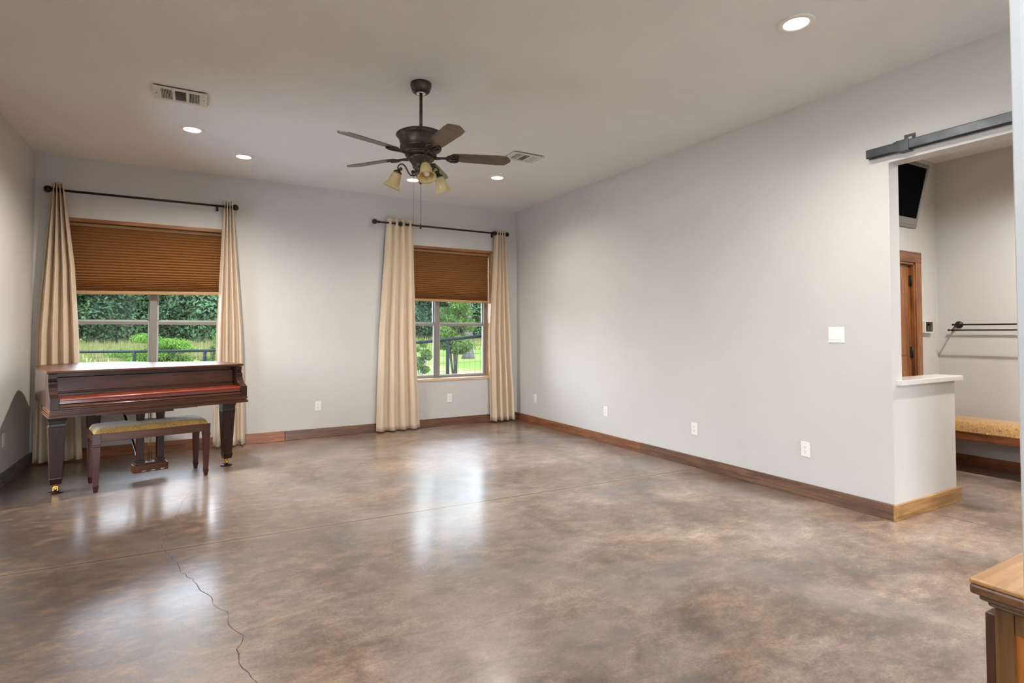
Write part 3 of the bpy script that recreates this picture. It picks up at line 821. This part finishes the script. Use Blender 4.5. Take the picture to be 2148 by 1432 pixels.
kp = empty('wall_keypad', (6.155,YD,1.318), 'small white wall keypad beside the wooden door', 'keypad')
m = MB(); m.box(-.07,.07,-.034,0,-.058,.058,.004); m.build('housing', M['plate'], kp)
m = MB(); m.box(-.064,.064,-.0365,-.033,-.044,.050,.001); fp = m.build('face_panel', M['bronze'], kp)
m = MB(); m.box(-.04,.0,-.0378,-.036,.016,.03); m.build('display', M['screen'], fp)
for x in (-.026,.026):
    m = MB()
    for z in (-.024,-.006): m.box(x-.014,x+.014,-.0395,-.036,z-.007,z+.007,.001)
    m.build('button', M['tvgrey'], fp)

tb = empty('towel_rail', (XF,2.1,1.33), 'dark double towel bar on the side room wall', 'towel bar')
for y in (.387,-.45):
    m = MB(); Mx = Matrix.Translation((0,y,.01)) @ Matrix.Rotation(-pi/2,4,'Y')
    m.lathe([(.034,0),(.034,.006),(.026,.012),(.014,.018),(.011,.03),(.009,.075)], n=22, M=Mx)
    m.tube([(-.07,y,.01),(-.10,y,-.012),(-.145,y,-.042)], .006, 10)
    m.sphere((-.07,y,.01), .012); m.sphere((-.145,y,-.042), .012)
    m.build('mount', M['iron'], tb)
for (x,z,y0,y1) in ((-.07,.01,-.47,.41),(-.145,-.042,-.47,.415)):
    m = MB(); m.tube([(x,y0,z),(x,y1,z)], .0065, 12); m.sphere((x,y1,z), .0105); m.sphere((x,y0,z), .0105); m.build('bar', M['iron'], tb)

mb_ = empty('upholstered_bench', (6.19,1.9,0), 'long bench with tan patterned cushion against the towel bar wall', 'bench')
hx, hy = .19, .72
m = MB(); m.box(-hx,-hx+.03,-hy,hy,.305,.375,.003); m.box(hx-.03,hx,-hy,hy,.305,.375); m.box(-hx+.03,hx-.03,-hy,-hy+.03,.305,.375); m.box(-hx+.03,hx-.03,hy-.03,hy,.305,.375); m.box(-hx+.03,hx-.03,-hy+.03,hy-.03,.35,.374)
m.build('seat_frame', M['mudwood'], mb_)
G = []
for i in range(25):
    a = -1+2*i/24; row = []
    for j in range(61):
        b = -1+2*j/60
        e = (1-abs(a)**5)*(1-abs(b)**16)
        row.append((a*(hx+.005),b*(hy+.003),.378+.105*max(0,e)**.5))
    G.append(row)
m = MB(); m.grid(G); m.box(-hx,hx,-hy,hy,.3755,.379); m.build('cushion', M['tapestry'], mb_)
m = MB()
for k in range(90): m.sphere((-hx-.004,-hy+2*hy*k/89,.379), .0045, u=6, v=4)
m.build('nail_trim', M['brass'], mb_)
for a in (-1,1):
    for b in (-1,1):
        m = MB(); m.frustum(a*(hx-.03),b*(hy-.03),[(0,.017,.017),(.305,.028,.028)]); m.build('leg', M['mudwood'], mb_)

# ------------------------------------------------------------------ grand piano
PX, PY, PR = -.256, 5.543, radians(15.6)
pn = empty('grand_piano', (PX,PY,0), 'polished mahogany baby grand piano with closed lid in the left corner', 'piano', PR)
W2 = .712
ZK, ZA, ZL = .685, .952, .976
def outline(g=0.0, y0=.16):
    """case plan: spine at left, rounded tail, bent side at right; g grows it"""
    p = [(-W2-g, y0)]
    p.append((-W2-g, 1.06))
    for k in range(1,9):                                   # tail corner
        a = pi - k/8*radians(78); p.append((-W2+.40+ (.40+g)*cos(a), 1.06+(.40+g)*sin(a)))
    for k in range(0,9):
        a = radians(95) - k/8*radians(75); p.append((-.10+(.20+g)*cos(a), 1.262+(.20+g)*sin(a)))
    # bent side S curve
    b0 = Vector((.088+g,1.33)); 
    for t in [k/12 for k in range(1,13)]:
        x = (1-t)**3*(.09)+3*(1-t)**2*t*.20+3*(1-t)*t*t*W2+t**3*W2
        y = (1-t)**3*1.31+3*(1-t)**2*t*.86+3*(1-t)*t*t*1.02+t**3*.62
        p.append((x+g,y+g*.5))
    p.append((W2+g, y0))
    return p
m = MB(); m.prism(outline(0,.275), ZK, ZA); m.build('rim', M['mahy'], pn, .002)
# bottom bed with stepped mouldings
m = MB()
prof = [(.004,.685),(.004,.672),(-.004,.668),(-.004,.660),(.006,.656),(.006,.648),(-.003,.644),(-.010,.640),(-.010,.625),(.45,.625),(.45,.685)]
# front run + both side returns, as stacked slabs
for (g,za,zb_) in ((.000,.672,.685),(.005,.660,.672),(-.003,.648,.660),(.004,.640,.648),(.009,.625,.640)):
    m.box(-W2-g,W2+g,-g,.45,za,zb_)
m.build('key_bed', M['mah'], pn, .0015)
# side arms
arm = [(0,.685),(0,.774),(.006,.776),(.03,.783),(.07,.80),(.10,.822),(.118,.848),(.126,.872),(.118,.874),(.118,.881),(.126,.884),(.126,.890),(.139,.893),(.150,.902),(.153,.912),(.142,.915),(.142,.952),(.30,.952),(.30,.685)]
for s in (-1,1):
    m = MB()
    x0_, x1_ = (-W2,-W2+.056) if s < 0 else (W2-.056,W2)
    Mx = Matrix(((0,0,1,0),(1,0,0,0),(0,1,0,0),(0,0,0,1)))
    m.prism(arm, x0_, x1_, Mx); m.build('side_arm', M['mahz'] if s > 0 else M['mahz'], pn, .0015)
Mx = Matrix(((0,0,1,0),(1,0,0,0),(0,1,0,0),(0,0,0,1)))
XI = W2-.057
def xprof(name, pts, mat, x=XI, par=None, bev=.0015):
    m = MB(); m.prism(pts, -x, x, Mx); return m.build(name, mat, par or pn, bev)
xprof('key_slip', [(.004,.686),(.004,.70),(-.002,.704),(-.002,.712),(.006,.716),(.006,.724),(.03,.724),(.03,.686)], M['mah'])
xprof('fallboard', [(.008,.729),(.008,.752),(.002,.755),(.002,.766),(.012,.772),(.20,.778),(.20,.729)], M['mahred'])
xprof('name_board', [(.201,.729),(.201,.795),(.216,.797),(.216,.806),(.208,.809),(.220,.918),(.262,.920),(.262,.951),(.274,.951),(.274,.729)], M['mah'])
# lid in two leaves
def lid_leaf(name, y_a, y_b, mat, front):
    pts = outline(.012, .13)
    # clip the plan at y_a..y_b
    out = []
    for i in range(len(pts)):
        p, q = pts[i], pts[(i+1)%len(pts)]
        out.append(p)
    def clip(poly, y, keep_above):
        res = []
        for i in range(len(poly)):
            p, q = poly[i], poly[(i+1)%len(poly)]
            pin = (p[1] >= y) if keep_above else (p[1] <= y); qin = (q[1] >= y) if keep_above else (q[1] <= y)
            if pin: res.append(p)
            if pin != qin:
                t = (y-p[1])/(q[1]-p[1]); res.append((p[0]+(q[0]-p[0])*t, y))
        return res
    pts = clip(clip(pts, y_a, True), y_b, False)
    m = MB(); m.prism(pts, ZA+.004, ZL)
    return m.build(name, mat, pn, .005)
lf = lid_leaf('lid_front', .13, .452, M['mah'], True)
lm_ = lid_leaf('lid_main', .4545, 2, M['mah'], False)
m = MB(); m.box(-W2+.058,W2-.058,.15,.25,ZA-.0005,ZA+.0035); m.build('lid_bead', M['mah'], lf)
# underside
m = MB(); m.box(-.40,.34,.16,.62,.600,.6245); m.build('action_plate', M['black'], pn)
m = MB(); m.box(-.20,.16,.2,.36,.578,.5995); m.build('lyre_plate', M['mah'], pn)
for (x0,y0,x1,y1) in ((-.55,.5,-.25,1.3),(.5,.5,-.15,1.3)):
    m = MB(); m.tube([(x0,y0,.655),(x1,y1,.655)], .04, 4, False); m.build('support_beam', M['mahz'], pn)
# legs
def leg(x,y):
    m = MB(); m.frustum(x,y,[(.128,.037,.037),(.53,.056,.056)]); lg = m.build('leg', M['mahz'], pn, .002)
    m = MB(); m.frustum(x,y,[(.53,.058,.058),(.55,.055,.054),(.575,.056,.058),(.60,.064,.068),(.6245,.074,.08)])
    m.build('leg_block', M['black'], lg, .003)
    m = MB(); m.frustum(x,y,[(.072,.034,.034),(.118,.042,.042),(.128,.040,.040)]); m.build('foot_block', M['mahz'], lg, .002)
    m = MB(); m.lathe([(.024,.072),(.024,.067),(.012,.063),(.010,.05)], x,y,0,14)
    m.box(x-.016,x-.011,y-.016,y+.018,.022,.056); m.box(x+.011,x+.016,y-.016,y+.018,.022,.056); m.box(x-.016,x+.016,y-.014,y+.014,.05,.056)
    m.lathe([(.006,-.0095),(.021,-.0085),(.023,-.004),(.023,.004),(.021,.0085),(.006,.0095)], 0,0,0,20, Matrix.Translation((x,y+.006,.034)) @ Matrix.Rotation(pi/2,4,'Y'))
    m.build('caster', M['brass'], lg)
LEGS = [(-.642,.285),(.632,.285),(-.26,1.26)]
for x,y in LEGS: leg(x,y)
# pedal lyre
lz = .068
m = MB(); m.box(-.13,.13,.225,.335,lz,lz+.066,.004); m.box(-.115,.115,.235,.325,lz+.066,lz+.078,.003); lb = m.build('pedal_box', M['mah'], pn)
for x in (-.075,.075):
    m = MB(); m.frustum(x,.28,[(lz+.078,.034,.03),(lz+.10,.034,.03),(lz+.104,.027,.024),(.5,.026,.023),(.578,.03,.027)]); m.build('lyre_post', M['mahz'], pn, .002)
for x in (-.012,.0,.012):
    m = MB(); m.tube([(x,.285,lz+.078),(x,.285,.578)], .0028, 8); m.build('pedal_rod', M['brass'], pn)
for x in (-.068,0,.068):
    m = MB()
    m.prism([(-.010,.0),(.010,0),(.011,-.03),(.016,-.055),(.013,-.078),(0,-.084),(-.013,-.078),(-.016,-.055),(-.011,-.03)], lz+.022, lz+.031, Matrix.Translation((x,.23,0)))
    m.build('pedal', M['steel'], pn, .003)
m = MB(); m.tube([(-.062,.30,lz+.08),(-.075,.33,.17),(-.082,.345,.2),(-.088,.36,.23),(-.12,.45,.4),(-.155,.55,.6)], [.009,.011,.016,.011,.012,.010], 12); m.build('lyre_brace', M['black'], pn)
# caster cups on the floor
cP, sP = cos(PR), sin(PR)
for (x,y),l in zip(LEGS, ('dark wooden caster cup under the left front piano leg','dark wooden caster cup under the right front piano leg','dark wooden caster cup under the rear piano leg')):
    m = MB(); m.lathe([(.0,.004),(.02,.004),(.024,.013),(.034,.016),(.04,.011),(.05,.009),(.052,.004),(.05,0),(.0,0)], n=30)
    o = m.build('caster_cup', M['mahz'])
    o.location = (PX+cP*x-sP*(y+.006), PY+sP*x+cP*(y+.006), .0005); tag(o, l, 'caster cup', 'piano caster cups')

# bench
bq = empty('piano_bench', (-.329,5.775,0), 'mahogany piano bench with gold damask seat in front of the piano', 'bench', radians(12.6))
bx, by = .40, .185
for a in (-1,1):
    for b in (-1,1):
        m = MB(); m.frustum(a*(bx-.004),b*(by-.004),[(0,.013,.013),(.012,.015,.015),(.052,.021,.021),(.056,.018,.018),(.36,.027,.027),(.366,.030,.030),(.374,.030,.030),(.378,.027,.027),(.462,.028,.028)])
        m.build('leg', M['bench'], bq, .0015)
m = MB()
for s in (-1,1):
    m.box(-bx+.022,bx-.022,s*by-.018,s*by+.018,.398,.462); m.box(-bx+.022,bx-.022,s*by-.02,s*by+.02,.395,.403)
    m.box(s*bx-.018,s*bx+.018,-by+.022,by-.022,.398,.462); m.box(s*bx-.02,s*bx+.02,-by+.022,by-.022,.395,.403)
m.build('apron', M['mah'], bq, .0015)
G = []
cx, cy = bx+.012, by+.012
for i in range(49):
    a = -1+2*i/48; row = []
    for j in range(25):
        b = -1+2*j/24
        e = max(0,(1-abs(a)**22)*(1-abs(b)**9))
        row.append((a*cx, b*cy, .464+.042*e**.45+.006*(1-a*a)*(1-b*b)))
    G.append(row)
m = MB(); m.grid(G); m.box(-cx,cx,-cy,cy,.4622,.4645); m.build('seat_pad', M['damask'], bq)

# ------------------------------------------------------------------ cabinet at the lower right edge
cb = empty('wood_cabinet', (1.613,.569,0), 'honey wood cabinet corner at the lower right, behind the near wall edge', 'cabinet')
cw, cd, ch = .8, .45, .70
m = MB()
tp = [(-.035,-cd-.02),(-.035,.035),(cw,.035),(cw,-cd-.02)]
m.prism(tp, ch-.012, ch); m.build('top_board', M['cabtop'], cb, .004)
m = MB()
for (g,za,zb_) in ((.035,ch-.036,ch-.012),(.022,ch-.050,ch-.036),(.010,ch-.062,ch-.050)):
    m.prism([(-g,-cd),(-g,g),(cw-.01,g),(cw-.01,-cd)], za, zb_)
m.build('top_moulding', M['cabedge'], cb, .006)
m = MB()
zt = ch-.062
m.box(0,.035,-.034,0,.06,zt); m.box(0,.035,-cd,-cd+.05,.06,zt); m.box(.005,.03,-cd+.05,-.034,.06,.14); m.box(.005,.03,-cd+.05,-.034,zt-.05,zt)
m.box(.035,cw-.02,-.02,0,.06,.1); m.box(.035,cw-.02,-.02,0,zt-.04,zt); m.box(cw-.05,cw-.02,-cd,0,.06,zt); m.box(.035,cw-.05,-cd,-cd+.015,.06,zt)
m.box(.02,cw-.04,-cd+.02,-.03,.06,.08)
m.build('frame', M['cabbody'], cb, .002)
m = MB(); m.box(.012,.02,-cd+.05,-.034,.14,zt-.05); m.build('side_panel', M['cabpanel'], cb)
for a,b in ((.008,cw/2-.015),(cw/2-.011,cw-.03)):
    m = MB(); m.box(a,b,.001,.021,.075,zt-.022,.003); d_ = m.build('door', M['cabdoor'], cb)
    m = MB(); kx = b-.03 if a < .1 else a+.03
    m.lathe([(.006,0),(.006,.012),(.014,.02),(.012,.028),(0,.03)], 0,0,0,14, Matrix.Translation((kx,.021,.4)) @ Matrix.Rotation(-pi/2,4,'X')); m.build('knob', M['bronze'], d_)
m = MB(); m.box(.02,cw-.04,-cd+.02,-.02,0,.06); m.build('plinth', M['cabbody'], cb)

# ------------------------------------------------------------------ outdoors
def gz(x,y):
    return -.12+.012*max(0,y-7)+.05*min(max(x,0),6)
P_ = []
xs = [-120,-60,-30,-18,-12,-8,-5,-3,-1,1,3,5,7,10,14,20,30,45,70,130]
ys = [7.262,8,9,10,11,12,14,16,19,23,28,35,45,60,90,160]
m = MB(); m.grid([[(x,y,gz(x,y)) for y in ys] for x in xs])
g0 = m.build('ground', M['ground']); tag(g0, 'green and dry grass meadow outside the windows', 'meadow', None, 'structure')
m = MB(); m.grid([[(x,y,-.17) for y in (-60,-30,-10,7.262)] for x in (-90,-30,L-.3)]); m.grid([[(x,y,-.17) for y in (-60,-30,REAR-.3)] for x in (L-.3,8,90)])
M['bounce_slab'] = simple('pale concrete patio', (.74,.73,.71,1), .9, var=.06)  # added out of view to bounce daylight up through the openings
pt_ = MB(); pt_.box(-9,L-.3,-9,6.6,-.169,-.13); pt_.box(L-.3,7,-10,REAR-.3,-.169,-.13)
tag(pt_.build('bounce_slab', M['bounce_slab']), 'pale concrete patio added unseen to throw daylight onto the ceiling', 'bounce_slab', None, 'structure')
g1 = m.build('ground', M['ground']); tag(g1, 'grass around the house on its other sides', 'meadow', None, 'structure')

def leaf_mesh(mb, blobs, n, size, rnd, shell=.55):
    tot = sum(b[3]*b[4]*b[5] for b in blobs)
    for (x,y,z,rx,ry,rz) in blobs:
        for k in range(int(n*rx*ry*rz/tot)):
            while True:
                p = Vector((rnd.uniform(-1,1),rnd.uniform(-1,1),rnd.uniform(-1,1)))
                if p.length <= 1 and p.length > shell: break
            q = Vector((x+p.x*rx, y+p.y*ry, z+p.z*rz))
            nr = (p.normalized()+Vector((rnd.uniform(-.8,.8),rnd.uniform(-.8,.8),rnd.uniform(-.3,1.0)))).normalized()
            t = nr.orthogonal().normalized(); b = nr.cross(t)
            a = rnd.uniform(0,2*pi); u = t*cos(a)+b*sin(a); v = nr.cross(u)
            s = size*rnd.uniform(.6,1.3)
            mb._new([q-u*s, q-v*s*.5+nr*s*.1, q+u*s, q+v*s*.5+nr*s*.1], [(0,1,2,3)])
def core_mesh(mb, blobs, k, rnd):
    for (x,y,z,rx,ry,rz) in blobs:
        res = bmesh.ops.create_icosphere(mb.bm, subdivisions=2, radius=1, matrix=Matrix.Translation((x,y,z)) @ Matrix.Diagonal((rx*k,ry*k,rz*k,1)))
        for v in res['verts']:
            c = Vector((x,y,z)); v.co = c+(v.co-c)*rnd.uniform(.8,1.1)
def make_tree(name, h, w, seed, nleaf, size, leafmat, label, cat, group, trunk_r=.16, low=.12, nb=12, core=.72, stems=1, spread=.2, loc=(0,0,0)):
    rnd = random.Random(seed)
    r = empty(name, loc, label, cat, rnd.uniform(0,6), group)
    bl = []
    for k in range(nb):
        t = k/(nb-1); z = h*(low+(1-low)*t*.92)
        rad = w*(.35+.65*sin(pi*(.25+.68*t)))
        a = rnd.uniform(0,2*pi); d = rad*rnd.uniform(.2,.62)
        s = w*rnd.uniform(.36,.56)*(1-.35*t)
        bl.append((d*cos(a), d*sin(a), max(z,s*.7), s, s, s*.8))
    m = MB(); leaf_mesh(m, bl, nleaf, size, rnd)
    fo = m.build('foliage', leafmat, r)
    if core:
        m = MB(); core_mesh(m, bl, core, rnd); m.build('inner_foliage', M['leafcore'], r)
    m = MB()
    for s in range(stems):
        a = 2*pi*s/max(stems,1)+.4; sp = spread*w if stems > 1 else 0
        top = Vector((cos(a)*sp, sin(a)*sp, h*.7))
        m.tube([(cos(a)*.03*(stems>1),sin(a)*.03*(stems>1),-.1),(top.x*.3+.04,top.y*.3,h*.25),(top.x*.7,top.y*.7+.03,h*.5),tuple(top)], [trunk_r,trunk_r*.85,trunk_r*.6,trunk_r*.25], 8)
        for q in range(4 if stems == 1 else 1):
            b = bl[rnd.randrange(nb)]; z_ = h*rnd.uniform(.3,.55)
            m.tube([(top.x*z_/h,top.y*z_/h,z_),(b[0]*.5,b[1]*.5,(z_+b[2])/2),(b[0],b[1],b[2])], [trunk_r*.45,trunk_r*.3,trunk_r*.1], 6)
    m.build('trunk', M['bark'], r)
    return r
GF = 'woodland trees beyond the meadow'
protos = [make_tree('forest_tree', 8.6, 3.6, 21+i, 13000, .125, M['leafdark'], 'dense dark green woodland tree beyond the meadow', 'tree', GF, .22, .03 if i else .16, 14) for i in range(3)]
rt = random.Random(77); spots = []
for k in range(9): spots.append((-15.5+k*2.35+rt.uniform(-.6,.6), 56-k*.9+rt.uniform(-2,2)))
for k in range(7): spots.append((-13+k*3.2+rt.uniform(-.8,.8), 62+rt.uniform(-2,2)))
for k in range(6): spots.append((8+k*3.2+rt.uniform(-.7,.7), 47-k*1.3+rt.uniform(-1.5,1.5)))
for k in range(5): spots.append((12+k*4+rt.uniform(-.7,.7), 54-k*1.3+rt.uniform(-1.5,1.5)))
for k,(x,y) in enumerate(spots):
    o = protos[k] if k < 3 else copy_tree(protos[k%3])
    o.location = (x,y,gz(x,y)-.1); o.rotation_euler = (0,0,rt.uniform(0,6.2))
    s = rt.uniform(.92,1.2); o.scale = (s,s,s*rt.uniform(.85,1.08))
# wide bright shrub beyond the fence
rnd = random.Random(4)
sh = empty('bright_shrub', (-.95,17.9,gz(-.95,17.9)), 'bright green spreading shrub beyond the fence, in the piano window', 'shrub')
bl = []
for k in range(22):
    a = rnd.uniform(0,2*pi); d = rnd.uniform(.1,1.0); z = rnd.uniform(.25,.95)+.25*(1-d)
    bl.append((d*cos(a), d*sin(a)*.8, z, rnd.uniform(.26,.42), rnd.uniform(.26,.42), rnd.uniform(.12,.2)))
m = MB(); leaf_mesh(m, bl, 13000, .03, rnd, .2); m.build('foliage', M['leafbright'], sh)
m = MB()
for k in range(10):
    b = bl[k]; m.tube([(0,0,-.1),(b[0]*.4,b[1]*.4,b[2]*.5),(b[0],b[1],b[2])], [.02,.014,.006], 6)
m.build('stems', M['bark'], sh)
y1 = make_tree('young_tree', 2.35, .62, 9, 11000, .032, M['leafmid'], 'slim young tree with several stems right behind the near fence post', 'tree', None, .022, .34, 14, 0, 5, .5, (5.32,11.98,gz(5.32,11.98)))
y2 = make_tree('sapling', 1.0, .3, 12, 1800, .026, M['leafmid'], 'small leafy sapling at the left edge of the corner window', 'sapling', None, .012, .3, 8, 0, 3, .5, (4.33,11.5,gz(4.33,11.5)))
y3 = make_tree('sapling', 1.25, .35, 15, 2200, .026, M['leafmid'], 'small sapling at the right edge of the piano window', 'sapling', None, .012, .2, 8, 0, 3, .5, (.42,15.9,gz(.42,15.9)))
# old oak with a thick trunk
rnd = random.Random(31)
ok = empty('oak_tree', (8.6,18.2,gz(8.6,18.2)), 'large grey trunked oak in the corner window', 'tree')
m = MB(); m.tube([(0,0,-.2),(.01,0,.25),(.02,0,1.2),(-.05,0,2.4),(.1,.1,3.6),(.1,.2,5.5)], [.30,.19,.14,.13,.12,.07], 14)
for e in ((2.6,.3,3.6),(-2.2,.4,4.2),(1.2,-1.4,4.4),(-1.0,1.3,5.2),(2.0,1.0,2.9)): m.tube([(0,0,2.3),(e[0]*.4,e[1]*.4,2.2+(e[2]-2.2)*.5),e], [.12,.08,.03], 8)
m.build('trunk', M['bark'], ok)
bl = [(rnd.uniform(-3.2,3.2),rnd.uniform(-2.4,2.4),rnd.uniform(2.5,5.6),rnd.uniform(.8,1.3),rnd.uniform(.8,1.3),rnd.uniform(.5,.8)) for _ in range(20)]
m = MB(); leaf_mesh(m, bl, 15000, .06, rnd, .3); m.build('foliage', M['leafmid'], ok)

# dry meadow grass, uncountable
rnd = random.Random(8)
m = MB()
for k in range(9000):
    if rnd.random() < .75: x, y = rnd.uniform(-11,1.5), rnd.uniform(24,46)
    else: x, y = rnd.uniform(6,20), rnd.uniform(24,40)
    z = gz(x,y); h = rnd.uniform(.25,.62); a = rnd.uniform(0,pi); w = rnd.uniform(.012,.03); lx, ly = rnd.uniform(-.12,.12), rnd.uniform(-.1,.1)
    dx, dy = cos(a)*w, sin(a)*w
    m._new([(x-dx,y-dy,z-.02),(x+dx,y+dy,z-.02),(x+lx,y+ly,z+h)], [(0,1,2)])
gr = m.build('meadow_grass', M['grassblade']); tag(gr, 'tall pinkish dry grass along the woodland edge', 'grass', None, 'stuff')

# pipe fence with wire mesh
FP = [(-3.7,15.66,.865),(-2.084,14.123,.882),(-1.042,13.294,.897),(.173,12.366,.92),(1.15,11.56,.95),(2.2,10.5,1.0),(3.371,9.142,1.096),(3.71,8.658,1.148),(4.25,7.95,1.235)]
fc = empty('pipe_fence', (FP[2][0],FP[2][1],gz(FP[2][0],FP[2][1])), 'dark pipe fence with wire mesh outside both windows', 'fence')
fo_ = fc.location
loc = lambda p: (p[0]-fo_[0], p[1]-fo_[1], p[2]-fo_[2])
m = MB(); m.tube([loc(p) for p in FP], .026, 12); m.build('top_rail', M['fence'], fc)
for p in (FP[0],FP[2],FP[3],(1.4,11.29,.96),FP[5],FP[7]):
    m = MB(); m.tube([loc((p[0],p[1],gz(p[0],p[1])-.2)), loc((p[0],p[1],p[2]-.01))], .029, 12); m.build('post', M['fence'], fc)
m = MB()
def along(d):
    acc = 0
    for a,b in zip(FP[:-1],FP[1:]):
        l = sqrt((a[0]-b[0])**2+(a[1]-b[1])**2)
        if acc+l >= d:
            t = (d-acc)/l; return tuple(a[i]+(b[i]-a[i])*t for i in range(3))
        acc += l
    return FP[-1]
tot = sum(sqrt((a[0]-b[0])**2+(a[1]-b[1])**2) for a,b in zip(FP[:-1],FP[1:]))
d = .05
while d < tot:
    p = along(d); zb = gz(p[0],p[1])
    m.tube([loc((p[0],p[1],zb)), loc((p[0],p[1],p[2]))], .0022, 4); d += .10
for k in range(1,8):
    q = []
    for i in range(41):
        p = along(tot*i/40*.999); zb = gz(p[0],p[1])
        q.append(loc((p[0],p[1],zb+(p[2]-zb)*k/8)))
    m.tube(q, .0022, 4)
m.build('wire_mesh', M['wire'], fc)

# ------------------------------------------------------------------ daylight
w = bpy.data.worlds.new('sky'); S.world = w; w.use_nodes = True
nt = w.node_tree; nt.nodes.clear()
out = nt.nodes.new('ShaderNodeOutputWorld'); bg = nt.nodes.new('ShaderNodeBackground')
tc = nt.nodes.new('ShaderNodeTexCoord'); sp = nt.nodes.new('ShaderNodeSeparateXYZ')
nt.links.new(tc.outputs['Generated'], sp.inputs[0])
sky = ramp(nt, sp.outputs[2], [(0,(.95,.97,1,1)),(.25,(.80,.89,1,1)),(1,(.42,.62,1,1))])
nt.links.new(sky, bg.inputs[0]); bg.inputs[1].default_value = 18.0
nt.links.new(bg.outputs[0], out.inputs[0])
sun = bpy.data.lights.new('sun','SUN'); sun.energy = 5.0; sun.angle = radians(1.5); sun.color = (1,.95,.86)
so = bpy.data.objects.new('sun', sun); COL.objects.link(so); so.location = (6,-6,20)
so.rotation_euler = Vector((.03,.55,-1)).to_track_quat('-Z','Y').to_euler()
def portal(loc, rot, sx, sy):
    l = bpy.data.lights.new('portal','AREA'); l.shape = 'RECTANGLE'; l.size = sx; l.size_y = sy; l.cycles.is_portal = True
    o = bpy.data.objects.new('window_portal', l); COL.objects.link(o); o.location = loc; o.rotation_euler = rot
for c in WC: portal((c,B+WT+.02,(Z0+Z1)/2), (-pi/2,0,0), 2*HW, Z1-Z0)
for a,b,c,d in LW: portal((L-.22,(a+b)/2,(c+d)/2), (0,-pi/2,0), d-c, b-a)
for a,b,c,d in RW: portal(((a+b)/2,REAR-.22,(c+d)/2), (pi/2,0,0), b-a, d-c)

# ------------------------------------------------------------------ camera
cam = bpy.data.cameras.new('camera'); co = bpy.data.objects.new('camera', cam); COL.objects.link(co)
F_PX, yaw, pitch, roll, eye, cyp = 1158.86, .520772, .025507, -.001277, 1.2751, -49.45
cam.sensor_fit = 'HORIZONTAL'; cam.sensor_width = 36; cam.lens = F_PX/2148*36
cam.shift_y = cyp/2148
cam.clip_start = .02; cam.clip_end = 500
fw = Vector((sin(yaw)*cos(pitch), cos(yaw)*cos(pitch), sin(pitch)))
r0 = Vector((cos(yaw),-sin(yaw),0)); u0 = r0.cross(fw)
rr_ = r0*cos(roll)+u0*sin(roll); uu = -r0*sin(roll)+u0*cos(roll)
mw = Matrix((rr_,uu,-fw)).transposed().to_4x4(); mw.translation = (0,0,eye)
co.matrix_world = mw
S.camera = co

vs = S.view_settings
S.display_settings.display_device = 'sRGB'
vs.view_transform = 'Standard'; vs.look = 'None'; vs.gamma = 1; vs.exposure = 0.23; vs.use_curve_mapping = False
cy_ = S.cycles
cy_.use_denoising = True
try: cy_.denoiser = 'OPENIMAGEDENOISE'
except Exception: pass
cy_.max_bounces = 9; cy_.diffuse_bounces = 6; cy_.glossy_bounces = 4; cy_.transmission_bounces = 4; cy_.transparent_max_bounces = 8
cy_.caustics_reflective = False; cy_.caustics_refractive = False
cy_.sample_clamp_indirect = 6; cy_.use_light_tree = True
